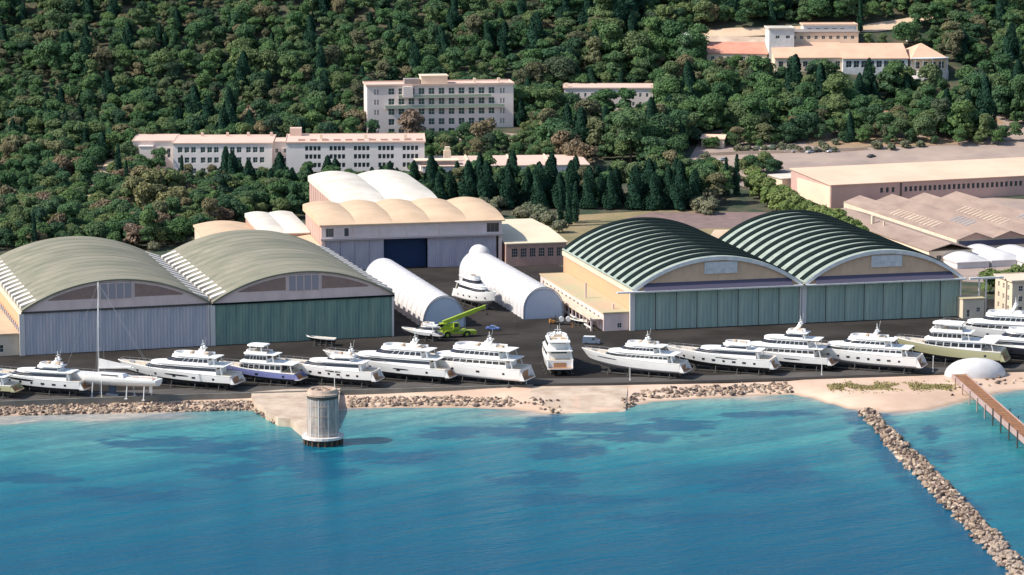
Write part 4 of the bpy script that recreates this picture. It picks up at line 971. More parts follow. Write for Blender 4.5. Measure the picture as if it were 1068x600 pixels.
# sailing yacht
def sailer(label,o,ang,L,B):
    cz=3.0
    r=thing('sailing_yacht',label,'sailing yacht',(o[0],o[1],cz),ang)
    T=[0,.06,.18,.32,.46,.6,.72,.82,.9,.96,1]
    sec=[];dk=[]
    for t in T:
        bd=B/2*(.74+.26*math.sin(PI/2*min(1,t/.42)) if t<.42 else max(0,1-((t-.42)/.58)**2)**.85)
        zs=2.7+.9*t**2; zk=.9*(1-t)**3+(1.5*((t-.75)/.25)**2 if t>.75 else 0)
        sec.append([(L*(t-.05*t**4*(1-z/zs))- (1-t)**8*(zs-z)*-.35*0,y,z) for y,z in [(bd,zs),(bd*.99,zs*.72+zk*.28),(bd*.86,zs*.42+zk*.58),(bd*.5,zk+(zs-zk)*.1),(0,zk)]]); dk.append((L*t,bd,zs))
    g=MB()
    for s in (-1,1): g.loft([[(x,s*y,z) for x,y,z in q_] for q_ in sec],0,False)
    g.add([(x,-y,z) for x,y,z in sec[0]]+[(x,y,z) for x,y,z in sec[0][-2::-1]],[tuple(range(9))])
    recalc(g.build('hull',['gelcoat'],r,smooth=True))
    n=len(dk); g=MB(); g.add([(x,-y,z-.05) for x,y,z in dk]+[(x,y,z-.05) for x,y,z in dk],[(i,i+1,n+i+1,n+i) for i in range(n-1)]); g.build('deck',['gelcoat'],r)
    g=MB(); bo=outline(L*.34,L*.66,B*.26,3,6); g.loft([[(x,y,2.9) for x,y in bo],[(L*.36+(x-L*.34)*.86,y*.8,3.75) for x,y in bo]],0,True,True,True); cb=recalc(g.build('coachroof',['gelcoat'],r))
    g=MB()
    for s in (-1,1): g.box(L*.40,L*.58,s*B*.26-.06,s*B*.26+.06,3.15,3.5)
    g.build('window_band',['yacht_glass'],cb)
    g=MB(); g.box(L*.05,L*.2,-B*.2,B*.2,2.72,2.78); g.box(L*.22,L*.30,-B*.18,B*.18,2.72,2.8); g.build('cockpit_floor',['teak'],r)
    g=MB(); g.box(L*.04,L*.31,-B*.27,-B*.2,2.7,3.15); g.box(L*.04,L*.31,B*.2,B*.27,2.7,3.15); g.tube((L*.1,-.9,2.8),(L*.1,-.9,3.9),.06); g.tube((L*.1,.9,2.8),(L*.1,.9,3.9),.06); g.build('cockpit_coaming',['gelcoat'],r)
    g=MB(); g.loft([[(L*.44,-.25,1.0),(L*.53,-.25,1.0),(L*.53,.25,1.0),(L*.44,.25,1.0)],[(L*.46,-.2,-2.2),(L*.52,-.2,-2.2),(L*.52,.2,-2.2),(L*.46,.2,-2.2)]],0,True,True,True); g.box(L*.42,L*.55,-.4,.4,-2.9,-2.203); recalc(g.build('keel',['antifoul_blue'],r))
    g=MB(); g.box(L*.07,L*.1,-.1,.1,-1.2,1.2); g.build('rudder',['gelcoat'],r)
    H_=29.5; g=MB(); g.tube((L*.63,0,3.0),(L*.63-.5,0,H_),.22,.12,10); ms=g.build('mast',['galv'],r,smooth=True)
    g=MB()
    for zz,w_ in ((10,1.7),(16.5,1.4),(22.5,1.0)):
        x=L*.63-.5*(zz-3)/26.5; g.tube((x,-w_,zz),(x,w_,zz),.05)
    g.build('spreader',['galv'],ms)
    g=MB(); g.tube((L*.63-.2,0,4.9),(L*.26,0,5.6),.22,.18,8); g.build('boom',['white_paint'],r)
    g=MB(); g.loft([[(L*.62,-.25,5.1),(L*.62,.25,5.1),(L*.62,.2,7.6),(L*.62,-.2,7.6)],[(L*.28,-.28,5.7),(L*.28,.28,5.7),(L*.28,.15,6.1),(L*.28,-.15,6.1)]],0,True,True,True); recalc(g.build('furled_sail',['tent_fabric'],r))
    g=MB(); top=(L*.63-.5,0,H_-.3)
    for p in ((L*.98,0,3.6),(L*.02,-.6,2.8),(L*.02,.6,2.8),(L*.61,-B*.45,3.2),(L*.61,B*.45,3.2)): g.tube(p,top,.028,.028,4)
    g.build('rigging',['steel_grey'],r)
    g=MB()
    for s in (-1,1):
        for (p,q_) in zip(dk[1:-1],dk[2:]):
            g.bar((p[0],s*p[1]*.95,p[2]+.7),(q_[0],s*q_[1]*.95,q_[2]+.7),.045,.045); g.bar((p[0],s*p[1]*.95,p[2]-.1),(p[0],s*p[1]*.95,p[2]+.7),.05,.05)
    g.build('lifeline',['steel_grey'],r)
    cr=thing('boat_cradle','tall pale stands and keel block under the sailing yacht','boat cradle',(o[0],o[1],0),ang,'cradles under the boats')
    g=MB(); g.box(L*.42,L*.56,-.8,.8,.06,.28); g.build('keel_block',['steel_dark'],cr)
    for x in (L*.12,L*.3,L*.66):
        for s in (-1,1):
            g=MB(); g.tube((x,s*B*.42,.1),(x,s*B*.3,cz+1.0),.16); g.box(x-.4,x+.4,s*B*.42-.4,s*B*.42+.4,.06,.2); g.build('prop_stand',['galv'],cr)
sailer('white sailing yacht with a tall mast on high stands before the lavender doors',G(166,417,0),R(160),30,6.2)
# ------------------------------------------------------------------ white dome shelter
o=G(1017,391,0)
g=MB(); rg=[]
for k in range(9):
    a=PI/2*k/8; rr_=math.cos(a)**.85; rg.append([(9.2*rr_*math.cos(b_),5.5*rr_*math.sin(b_)*1.0,5.0*math.sin(a)) for b_ in [2*PI*i/28 for i in range(28)]])
g.loft(rg[:-1]+[rg[-1]],0,True,False,False); 
d=g.build('dome_shelter',['tent_fabric'],None,smooth=True,loc=(o.x,o.y,-.1),rz=R(8)); tag(d,'smooth white fabric dome shelter on the quay edge beside the rusty pier','shelter')
# ------------------------------------------------------------------ rusty pier
mat('rust_deck',(.33,.15,.06),.85,(.20,.09,.045),ns=.5,detail=8)
mat('rust_side',(.42,.30,.27),.85,(.34,.24,.22),ns=.3)
p0=G(1000,391,1.6); p1=G(1062,446,1.6); p2=p1+(p1-p0)*.8
dirp=(p2-p0); L_=dirp.length; ap=math.atan2(dirp.y,dirp.x)
r=thing('pier','rusty brown walkway pier running over the beach and water at the right','pier',(p0.x,p0.y,0),ap)
g=MB(); g.box(0,L_,-1.9,1.9,1.5,1.75); g.build('deck',['rust_deck'],r)
g=MB(); g.box(0,L_,-2.15,-1.903,.5,2.0); g.build('side_girder',['rust_side'],r)
g=MB(); g.box(0,L_,1.903,2.15,.5,2.0); g.build('side_girder',['rust_side'],r)
for k in range(14):
    x=6+k*(L_-8)/13
    for s in (-1,1):
        g=MB(); g.tube((x,s*2.35,-5),(x,s*2.35,2.7 if k>4 else 1.9),.2); g.build('pile',['steel_dark' if k>4 else 'rust_side'],r)
g=MB()
for k in range(int(L_/2.4)): g.box(1+k*2.4,1.12+k*2.4,-1.85,1.85,1.753,1.79)
g.build('deck_joint',['steel_dark'],r)
# ------------------------------------------------------------------ round tower and platform
mat('tower_render',(.44,.38,.33),.85,(.22,.205,.20),scale=(1,1,.2),ns=.9,detail=9,lo=.36,hi=.62)
mat('tower_cap',(.50,.38,.29),.85,(.33,.25,.2),ns=.6)
ot=G(337,454.5,.1)
r=thing('round_tower','round stone tower with chamfered cap standing at the water end of the beige slab','tower',(ot.x,ot.y,0.25))
g=MB(); n=32; rt=4.1
def circ(rr_,z_,n=32): return [(rr_*math.cos(2*PI*i/n),rr_*math.sin(2*PI*i/n),z_) for i in range(n)]
g.loft([circ(rt,.1),circ(rt,10.9)],0,True,False,False); g.build('shaft',['tower_render'],r)
for z_ in (2.9,5.6,8.3):
    g=MB(); g.loft([circ(rt+.002,z_),circ(rt+.07,z_),circ(rt+.07,z_+.16),circ(rt+.002,z_+.16)],0,True); g.build('band',['tower_cap'],r)
g=MB()
for k in range(10):
    a=2*PI*k/10+.1; i0=len(g.v); g.box(rt-.02,rt+.09,-.1,.1,.1,10.9); g.xf(i0,Matrix.Rotation(a,4,'Z'))
g.build('seam_strip',['concrete_post'],r)
g=MB(); g.loft([circ(rt,10.9),circ(rt+.35,11.0),circ(rt+.35,11.5),circ(rt,11.7),circ(3.7,12.5),circ(3.5,12.6),circ(3.1,12.55),circ(3.0,12.1)],0,True,False,True); g.build('cap',['tower_cap'],r)
g=MB(); g.loft([circ(rt+.03,10.2),circ(rt+.12,10.2),circ(rt+.12,10.86),circ(rt+.03,10.86)],0,True); g.build('dark_band',['steel_dark'],r)
for (x,y,rr_) in ((-1.2,.3,.75),(1.1,-.4,.85),(.2,1.4,.6)):
    g=MB(); g.loft([[(x+q[0],y+q[1],12.1+q[2]) for q in circ(rr_,z_,14)] for z_ in (.01,.55)]+[[(x+q[0],y+q[1],12.1+q[2]) for q in circ(rr_*.75,.55,14)]]+[[(x+q[0],y+q[1],12.1+q[2]) for q in circ(rr_*.75,.1,14)]],0,True,False,True); g.build('hatch_ring',['tower_cap'],r)
g=MB(); g.loft([circ(5.6,-.55,20),circ(5.6,.1,20)],0,True,True,True); g.build('base_slab',['concrete_post'],r)
for k in range(18):
    a=2*PI*k/18; g=MB(); g.tube((5.0*math.cos(a),5.0*math.sin(a),-4.5),(5.0*math.cos(a),5.0*math.sin(a),-.553),.33); g.build('pile',['bark'],r)
g=MB(); g.loft([circ(4.3,-4,20),circ(4.3,-.56,20)],0,True); g.build('core',['steel_dark'],r)
g=MB()
for a0 in range(0,20):
    a=2*PI*a0/20; b_=2*PI*(a0+1)/20; g.bar((5.4*math.cos(a),5.4*math.sin(a),1.1),(5.4*math.cos(b_),5.4*math.sin(b_),1.1),.06,.06); g.bar((5.4*math.cos(a),5.4*math.sin(a),.1),(5.4*math.cos(a),5.4*math.sin(a),1.1),.06,.06)
g.build('railing',['galv'],r)
pp=[(263,416),(268,423),(274,425),(278,431),(284,433),(290,437),(303,438),(310,444),(316,449),(322,452),(334,450),(346,440),(353,424),(355,406),(300,407),(262,410)]
g=MB(); g.prism([tuple(G(a_,b_,.0)[:2]) for a_,b_ in pp],-2.6,.30)
tag(g.build('platform_slab',['pale_concrete']),None,kind='structure')
# ------------------------------------------------------------------ poles
pole_px=[(106,415,'first white pole from the left, before the sailing yacht'),(349,404,'white pole just right of the round tower cap'),(549,401,'white pole at the stern of the three-deck yacht'),(657,397,'white pole before the slim yacht right of the lane'),(857,391.5,'white pole between the tri-deck yacht and the long classic yacht'),(973,388,'white pole before the olive trawler yacht')]
for px,py,lab in pole_px:
    p=G(px,py,.07); r=thing('lamp_post',lab,'lamp post',p,0,'white poles along the quay')
    g=MB(); g.tube((0,0,0),(0,0,4.6),.11,.08,8); g.build('pole',['white_paint'],r)
    g=MB(); g.box(-.18,.18,-.6,.12,4.603,4.76); g.build('lamp_head',['galv'],r)
    g=MB(); g.box(-.22,.22,-.22,.22,-.05,.3); g.build('footing',['concrete_post'],r)
# ------------------------------------------------------------------ vehicles
def car_parts(body,L=4.3,W=1.75,Hh=1.45,van=False):
    g=MB(); hw=W/2
    if van: prof_=[(0,.35),(0,Hh*.93),(.15,Hh),(L*.72,Hh),(L*.86,Hh*.62),(L*.98,Hh*.5),(L,.35)]
    else: prof_=[(0,.35),(.02,.85),(.35,.95),(L*.22,.97),(L*.33,Hh),(L*.62,Hh),(L*.76,.95),(L*.97,.8),(L,.35)]
    g.loft([[(x,y*(1 if z<1 or van else .84)*(1),z) for x,z in prof_] for y in (-hw,hw)],0,True,True,True)
    bm_=g.mesh('body',[body])
    g=MB()
    if van:
        for s in (-1,1): g.add([(L*.55,s*(hw+.012),Hh*.58),(L*.70,s*(hw+.012),Hh*.58),(L*.70,s*(hw+.012),Hh*.9),(L*.55,s*(hw+.012),Hh*.9)],[(0,1,2,3) if s<0 else (3,2,1,0)])
        g.add([(L*.735,-hw*.9,Hh*.97),(L*.735,hw*.9,Hh*.97),(L*.855,hw*.9,Hh*.66),(L*.855,-hw*.9,Hh*.66)],[(3,2,1,0)])
        i0=len(g.v)
    else:
        for s in (-1,1): g.add([(L*.25,s*(hw+.012),.98),(L*.73,s*(hw+.012),.98),(L*.62,s*(hw*.86+.012),Hh-.08),(L*.35,s*(hw*.86+.012),Hh-.08)],[(0,1,2,3) if s<0 else (3,2,1,0)])
        g.add([(L*.635,-hw*.8,Hh-.04),(L*.635,hw*.8,Hh-.04),(L*.76,hw*.86,.98),(L*.76,-hw*.86,.98)],[(3,2,1,0)])
        g.add([(L*.32,-hw*.8,Hh-.04),(L*.32,hw*.8,Hh-.04),(L*.23,hw*.86,1.0),(L*.23,-hw*.86,1.0)],[(0,1,2,3)])
        for i in range(len(g.v)): g.v[i]=(g.v[i][0],g.v[i][1],g.v[i][2]+.012)
    gl=g.mesh('windows',['glass_dark'])
    g=MB(); g.tube((0,-.11,0),(0,.11,0),.33,n=12); wh=g.mesh('wheel',['rubber'])
    return bm_,gl,wh,L,W
def put_car(parts,o,ang,label,cat='car',name='parked_car',group=None):
    bm_,gl,wh,L,W=parts; r=thing(name,label,cat,o,ang,group)
    link('body',bm_,r); link('windows',gl,r)
    for x in (L*.2,L*.8):
        for s in (-1,1): link('wheel',wh,r,(x,s*(W/2-.08),.33))
    return r
mat('car_slate',(.13,.17,.23),.4); mat('car_white',(.75,.75,.75),.3); mat('car_dark',(.04,.04,.05),.3); mat('car_blue',(.10,.17,.42),.3); mat('car_silver',(.42,.43,.45),.3); mat('car_red',(.35,.05,.05),.3); mat('car_green',(.08,.2,.17),.3)
CP={k:car_parts(k) for k in ('car_white','car_dark','car_blue','car_silver','car_red','car_green')}
g=put_car(car_parts('car_slate',5.4,2.0,2.35,True),G(608,358.5,.07),R(-10),'blue-grey van with pale roof parked in the asphalt lane','van','parked_van')
mat('roof_white',(.72,.72,.7),.4)
m_=MB(); m_.box(.3,3.7,-.9,.9,2.353,2.4); m_.build('roof_panel',['roof_white'],g)
put_car(CP['car_blue'],G(507,344,.07),R(-12),'small blue car behind the boom of the lime crane')
cl=[(892,162,'car_white','white car alone in the right half of the parking lot'),(750,176,'car_silver','silver car alone at the lower left of the parking lot'),(905,174,'car_dark','dark car just behind the long pink shed'),(776,170,'car_dark','black car at the left end of the parking row'),(785.5,170,'car_silver','silver car second from the left in the parking row'),(794,170,'car_white','white car third in the parking row'),(802,169.5,'car_green','dark green car fourth in the parking row'),(817,171.5,'car_white','white car just right of the gap in the parking row'),(825,171.5,'car_silver','silver car before the second gap in the parking row'),(841,172,'car_silver','silver car left of the two dark cars at the row end'),(848.5,171.5,'car_dark','black car, left one of the dark pair at the row end'),(854.5,171,'car_dark','black car, right one of the dark pair at the row end'),(862,171.5,'car_white','white car at the right end of the parking row')]
for px,py,c_,lab in cl:
    p=G(px,py,5); p.z=H(p.x,p.y)+.27; put_car(CP[c_],p,R(rnd.uniform(28,45)),lab,group='cars in the parking lot')
p=onhill(893,176); 
for px,py,c_,lab in ((946,45,'car_white','white car on the hilltop road behind the peach roofs, left of its neighbour'),(955,45,'car_silver','silver car on the hilltop road behind the hip roof'),(713,46,'car_white','white car at the left edge of the hilltop forecourt'),(724,48,'car_silver','silver car nearest the red roof on the hilltop forecourt'),(107,190,'car_red','red car on the woodland path at the left'),(104,204,'car_white','white car on the woodland path at the left')):
    p=onhill(px,py); p.z+=.42; put_car(CP[c_],p,R(rnd.uniform(-10,30)),lab)
# round drums & low trailer
wl=thing('retaining_wall','low pale retaining wall along the back of the parking lot','wall',onhill(738,163),0)
a_=onhill(738,163); b_=onhill(905,157)
g=MB(); g.bar((0,0,.6),(b_.x-a_.x,b_.y-a_.y,b_.z-a_.z+.6),.5,1.8); g.build('wall',['pale_concrete'],wl)
tr=thing('yard_trailer','low dark trailer carrying pale drums before the long arch tent','trailer',G(580,338.5,.07),R(2))
g=MB(); g.box(0,7.6,-1,1,.75,.95); g.build('bed',['steel_dark'],tr)
for x in (1.2,2.2,5.4,6.4):
    for s in (-1,1): link('wheel',CP['car_white'][2],tr,(x,s*.95,.33))
for k in range(3):
    g=MB(); g.tube((1.7+k*2.2,-.7,1.75),(1.7+k*2.2,.7,1.75),.78,n=14); dr=g.build('drum',['galv'],None,loc=tuple(tr.location),rz=R(2)); tag(dr,['pale drum at the left end of the dark trailer','pale drum in the middle of the dark trailer','pale drum at the right end of the dark trailer'][k],'drum','drums on the trailer')
mat('forklift_orange',(.5,.22,.05),.5)
f=thing('forklift','small orange forklift at the left end of the drum trailer','forklift',G(573,338,.07),R(10))
g=MB(); g.box(0,1.9,-.6,.6,.35,1.1); g.box(0,.6,-.55,.55,1.103,1.5); g.build('body',['forklift_orange'],f)
g=MB(); g.box(.5,1.7,-.55,.55,2.1,2.2)
for x in (.55,1.65):
    for s in (-1,1): g.box(x-.04,x+.04,s*.5-.04,s*.5+.04,1.1,2.1)
g.build('cab_frame',['steel_dark'],f)
g=MB(); 
for s in (-1,1): g.box(1.95,2.05,s*.35-.06,s*.35+.06,.1,2.9); g.box(2.05,3.0,s*.3-.06,s*.3+.06,.15,.22)
g.build('mast',['steel_dark'],f)
for x in (.4,1.6):
    for s in (-1,1): link('wheel',CP['car_white'][2],f,(x,s*.6,.33))
# lime crane
mat('lime_paint',(.36,.46,.03),.4,(.28,.38,.03),ns=.8)
cr=thing('mobile_crane','lime-green mobile crane with its boom raised to the right','crane',G(457,352.5,.07),R(16))
g=MB(); g.box(0,11.5,-1.4,1.4,1.2,2.0); g.box(-.3,.6,-1.3,1.3,.9,1.6); g.box(10.9,12.1,-1.35,1.35,.8,1.9); g.box(2.2,4.6,-1.45,1.45,1.5,2.5); g.build('chassis',['lime_paint'],cr)
for x in (2.6,8.9):
    for s in (-1,1):
        g=MB(); g.tube((x,s*1.0,1.0),(x,s*1.75,1.0),1.0,n=18); wh=g.build('wheel',['rubber'],cr)
        g=MB(); g.tube((x,s*1.76,1.0),(x,s*1.8,1.0),.5,n=14); g.build('rim',['lime_paint'],wh)
        g=MB(); pts=[(x+1.25*math.cos(a),1.0+1.25*math.sin(a)) for a in [PI*i/8 for i in range(9)]]; g.loft([[(a_,s*1.0,b_),(a_,s*1.85,b_),(a_,s*1.85,b_+.1),(a_,s*1.0,b_+.1)] for a_,b_ in pts],0,True,True,True); recalc(g.build('fender',['lime_paint'],cr))
g=MB(); g.prism([(1.6,-1.3),(6.6,-1.3),(6.6,1.3),(1.6,1.3)],2.3,3.4); g.box(.6,2.6,-1.2,1.2,2.8,4.6); g.box(2.0,5.4,-.5,.5,3.403,4.4); g.build('superstructure',['lime_paint'],cr)
g=MB(); g.box(4.6,6.6,-1.75,-.6,2.7,3.4); g.loft([[(4.6,-1.75,3.4),(6.8,-1.75,3.4),(6.8,-.65,3.4),(4.6,-.65,3.4)],[(4.6,-1.7,4.8),(6.2,-1.7,4.8),(6.2,-.7,4.8),(4.6,-.7,4.8)]],0,True,True,True); cb=recalc(g.build('cab',['lime_paint'],cr))
g=MB(); g.box(4.85,6.0,-1.79,-1.757,3.5,4.5); g.build('window',['glass_dark'],cb)
g=MB(); g.bar((1.6,0,4.7),(12.5,0,8.3),1.1,1.2); bo_=g.build('boom',['lime_paint'],cr)
g=MB(); g.bar((12.0,0,8.15),(15.6,0,9.35),.8,.9); g.build('boom_extension',['lime_paint'],bo_)
g=MB(); g.tube((5.0,0,3.6),(8.6,0,6.7),.22); g.build('lift_ram',['steel_grey'],bo_)
g=MB(); g.box(15.3,16.1,-.45,.45,8.7,9.8); g.tube((15.9,0,8.8),(15.9,0,7.0),.05); g.box(15.65,16.15,-.2,.2,6.5,7.0); g.build('hook_block',['steel_dark'],bo_)
# people
mat('skin_tone',(.45,.28,.2),.7); mat('cloth_dark',(.03,.035,.05),.9); mat('cloth_blue',(.05,.08,.2),.9); mat('cloth_orange',(.5,.2,.05),.9); mat('hair_dark',(.03,.02,.015),.8)
def person(label,o,ang,shirt,pose):
    s={'lean':.0,'walk':.22}.get(pose,.05)
    V=[(0,0,.95),(0,0,1.18),(0,0,1.42),(0,0,1.53),(.02,0,1.64),(.02,0,1.75),(0,.19,1.42),(.04,.26,1.13),(.16,.24,.92),(0,-.19,1.42),(-.03,-.26,1.13),(.08,-.25,.90),(0,.1,.9),(s,.11,.5),(s*.9,.11,.08),(s*.9+.15,.12,.04),(0,-.1,.9),(-s*.6,-.11,.5),(-s*1.3,-.11,.1),(-s*1.3+.15,-.12,.05)]
    Ed=[(0,1),(1,2),(2,3),(3,4),(4,5),(2,6),(6,7),(7,8),(2,9),(9,10),(10,11),(0,12),(12,13),(13,14),(14,15),(0,16),(16,17),(17,18),(18,19)]
    Rr=[.15,.14,.16,.065,.095,.08,.07,.05,.04,.07,.05,.04,.1,.075,.055,.05,.1,.075,.055,.05]
    me=bpy.data.meshes.new('person'); me.from_pydata(V,Ed,[]); me.materials.append(M(shirt)); 
    ob=link('person',me,None,(o[0],o[1],o[2]),ang); tag(ob,label,'person','people standing in the yard')
    md=ob.modifiers.new('skin','SKIN'); sk=me.skin_vertices[0].data
    for i,rr_ in enumerate(Rr): sk[i].radius=(rr_,rr_)
    sk[0].use_root=True
    sb=ob.modifiers.new('sub','SUBSURF'); sb.levels=1; sb.render_levels=1
    g=MB(); g.sphere((.0,0,1.73),.115,8,6); g.build('hair',['hair_dark'],ob,smooth=True)
    g=MB(); g.sphere((.04,0,1.70),.095,8,6); g.build('face',['skin_tone'],ob,smooth=True)
person('person in dark clothes left of the stern-on yacht',G(567,359,.07),R(-60),'cloth_dark','walk')
person('person in blue clothes just behind the stern-on yacht',G(587,357,.07),R(-90),'cloth_blue','stand')
person('person in dark clothes left of the drum trailer',G(574,343,.07),R(20),'cloth_dark','walk')
person('person in an orange top at the right end of the drum trailer',G(597,342,.07),R(160),'cloth_orange','stand')
person('person in dark clothes in the lane right of the blue car',G(537,341,.07),R(-120),'cloth_dark','walk')
for i,(px,py,lab) in enumerate(((716,44,'white canopy tent at the far left of the hilltop forecourt'),(724,40,'white canopy tent topmost on the hilltop forecourt'),(729,49,'white canopy tent nearest the red roof of the hilltop complex'))):
    p=onhill(px,py); r=thing('canopy_tent',lab,'tent',(p.x,p.y,p.z+.3),R(12*i),'white canopies on the hilltop forecourt')
    g=MB(); g.loft([[(a_*s_,b_*s_,z_) for a_,b_ in ((-1,-1),(1,-1),(1,1),(-1,1))] for s_,z_ in ((2.6,2.5),(2.6,2.9),(1.2,3.9),(.1,4.6))],0,True,True,True); g.build('canopy',['white_paint'],r)
    for a_ in (-2.4,2.4):
        for b_ in (-2.4,2.4):
            g=MB(); g.tube((a_,b_,-.3),(a_,b_,2.497),.09,n=6); g.build('leg',['galv'],r)
# ------------------------------------------------------------------ boulders
rocks=[]
for k in range(7):
    bm=bmesh.new(); bmesh.ops.create_icosphere(bm,subdivisions=2,radius=1)
    q_=random.Random(k+3)
    pl=[(Vector((q_.uniform(-1,1),q_.uniform(-1,1),q_.uniform(-1,1))).normalized(),q_.uniform(.42,.8)) for _ in range(11)]
    for v in bm.verts:
        for n_,d_ in pl:
            e=v.co.dot(n_)
            if e>d_: v.co-=n_*(e-d_)
        v.co*=1+.08*noise.noise(v.co*2+Vector((k,0,0)))
    me=bpy.data.meshes.new('boulder'); bm.to_mesh(me); bm.free(); me.materials.append(M('rock')); rocks.append(me)
RP=[]   # (pos, scale vec, rot, zone)
ax=bw2-bw; ax.z=0; Lb=ax.length; ad_=ax.normalized(); nb=Vector((-ad_.y,ad_.x,0))
n_r=0
s_=0.0
while s_<Lb+8:
    wdt=2.1+.0*s_+ .9*noise.noise(Vector((s_*.08,0,0)))+1.2*sst(0,60,s_)
    for j in range(5):
        v_=rnd.uniform(-1,1); hh=1.25*(1-abs(v_)**1.6)
        p=bw+ad_*(s_+rnd.uniform(-.6,.6))+nb*(v_*wdt); rs=rnd.uniform(.38,1.0)*(1.1 if abs(v_)>.4 else .85)
        RP.append((Vector((p.x,p.y,-2.1+hh+rnd.uniform(-.2,.35))),(rs*rnd.uniform(.8,1.25),rs*rnd.uniform(.8,1.25),rs*rnd.uniform(.6,.9)),rnd.uniform(0,6.28),'breakwater'))
    s_+=.95
g=MB(); rg=[]
for k in range(30):
    p=bw+ad_*(Lb+10)*k/29; wd=2.8+1.2*sst(0,60,(Lb+10)*k/29)
    rg.append([tuple(p+nb*a_+Vector((0,0,z_))) for a_,z_ in ((-wd,-1.6),(-wd*.5,.2),(0,.75),(wd*.5,.2),(wd,-1.6))])
mat('rock_rubble',(.5,.38,.29),.95,(.26,.19,.16),ns=.5,bump=1,bscale=1.5)
g.loft(rg,0,False); tag(recalc(g.build('breakwater_mound',['rock_rubble'],None)),None,kind='structure')
def riprap(x0,x1,npm,dlo,dhi,smin,smax,zone,skip=None):
    a_=G(x0,430,-2).x; b_=G(x1,430,-2).x; n=int((b_-a_)*npm)
    for _ in range(n):
        x=rnd.uniform(a_,b_); d=rnd.uniform(dlo,dhi); y=shore(x)+d
        px,py=PX(x,y,-1)
        if 268<px<363: continue
        rs=rnd.uniform(smin,smax)
        RP.append((Vector((x,y,H(x,y)+rs*.25)),(rs*rnd.uniform(.8,1.3),rs*rnd.uniform(.8,1.3),rs*rnd.uniform(.6,.95)),rnd.uniform(0,6.28),zone))
riprap(-60,366,13,-.3,8.8,.3,.85,'quay'); riprap(360,535,10.0,1.0,11,.3,.85,'quay'); riprap(535,585,1.6,1,10,.4,.9,'quay')
riprap(650,668,5,1,10,.4,.9,'quay'); riprap(664,835,8.0,.6,9,.32,.9,'quay')
riprap(1000,1110,1.6,4,12,.35,.8,'quay')
for _ in range(110):
    t_=rnd.random(); a_,b_=[((257,420),(283,436)),((283,437),(304,440)),((304,441),(320,452))][rnd.choice([0,0,1,2])]
    p=G(a_[0]+(b_[0]-a_[0])*t_,a_[1]+(b_[1]-a_[1])*t_+rnd.uniform(0,1.5),-1.2); rs=rnd.uniform(.35,.9); RP.append((Vector((p.x,p.y,rnd.uniform(-2,-1.3))),(rs,rs,rs*.8),rnd.uniform(0,6.28),'quay'))
for _ in range(40):
    p=G(rnd.uniform(572,583),rnd.uniform(421,430),-1.6); rs=rnd.uniform(.5,1); RP.append((Vector((p.x,p.y,-1.6)),(rs,rs,rs*.8),rnd.uniform(0,6.28),'quay'))
bwr=[q_ for q_ in RP if q_[3]=='breakwater']; bwr.sort(key=lambda q_:q_[0].y); rest=[q_ for q_ in RP if q_[3]!='breakwater']+bwr[300:]
for i,(p,s,a_,zn) in enumerate(bwr[:300]):
    ob=link('boulder',rocks[i%7],None,p,a_); ob.scale=s; tag(ob,'rough pinkish-grey boulder on the near part of the narrow breakwater','boulder','boulders of the near breakwater')
def fill_mesh(name,items,srcs,matn):
    import array
    V=[];Fc=[];mi=[]
    pre=[([v.co.copy() for v in m.vertices],[tuple(f.vertices) for f in m.polygons]) for m in srcs]
    for i,(p,s,a_,zn) in enumerate(items):
        vs,fs=pre[i%len(pre)]; o=len(V); ca,sa=math.cos(a_),math.sin(a_)
        for v in vs:
            x,y,z=v.x*s[0],v.y*s[1],v.z*s[2]; V.append((p.x+x*ca-y*sa,p.y+x*sa+y*ca,p.z+z))
        Fc+=[tuple(k+o for k in f) for f in fs]; mi+=[(i*7+i//5)%6]*len(fs)
    me=bpy.data.meshes.new(name); me.from_pydata(V,[],Fc); [me.materials.append(M('rock_mass%d'%q)) for q in range(6)]; me.polygons.foreach_set('material_index',mi); return link(name,me)
rr=fill_mesh('riprap',rest,rocks,'rock_mass'); tag(rr,'riprap boulders heaped along the quay foot and the far part of the breakwater','riprap',None,'stuff')
# ------------------------------------------------------------------ vegetation
mat('pine_leaf',(.05,.08,.03),.8,spec=.15,rand=[(0.049,0.107,0.051),(0.074,0.153,0.060),(0.119,0.195,0.071),(0.057,0.127,0.067),(0.149,0.192,0.083),(0.078,0.156,0.067),(0.209,0.182,0.103),(0.038,0.083,0.051),(0.101,0.179,0.069),(0.063,0.135,0.060),(0.162,0.215,0.086)],transl=.25)
mat('broad_leaf',(.06,.09,.03),.8,spec=.15,rand=[(0.070,0.146,0.057),(0.115,0.195,0.069),(0.054,0.114,0.057),(0.162,0.202,0.081),(0.092,0.153,0.069),(0.068,0.133,0.067),(0.047,0.098,0.052)],transl=.3)
mat('autumn_leaf',(.16,.11,.06),.8,rand=[(.20,.13,.085),(.17,.15,.08),(.22,.155,.11)],transl=.25)
mat('conifer_leaf',(.02,.035,.022),.9,spec=.1,rand=[(0.016,0.046,0.030),(0.025,0.064,0.039),(0.020,0.054,0.035)],transl=.1)
mat('bright_leaf',(.13,.18,.04),.7,rand=[(0.156,0.234,0.058),(0.208,0.260,0.078),(0.130,0.195,0.052)],transl=.3)
mat('olive_leaf',(.13,.14,.08),.8,rand=[(0.156,0.169,0.104),(0.195,0.195,0.117),(0.130,0.156,0.091)],transl=.25)
mat('pale_leaf',(.2,.2,.09),.75,rand=[(.17,.19,.075),(.23,.21,.09),(.15,.17,.08),(.25,.20,.10)],transl=.3)
mat('grass_blade',(.26,.24,.09),.9,(.34,.28,.14),ns=.3)
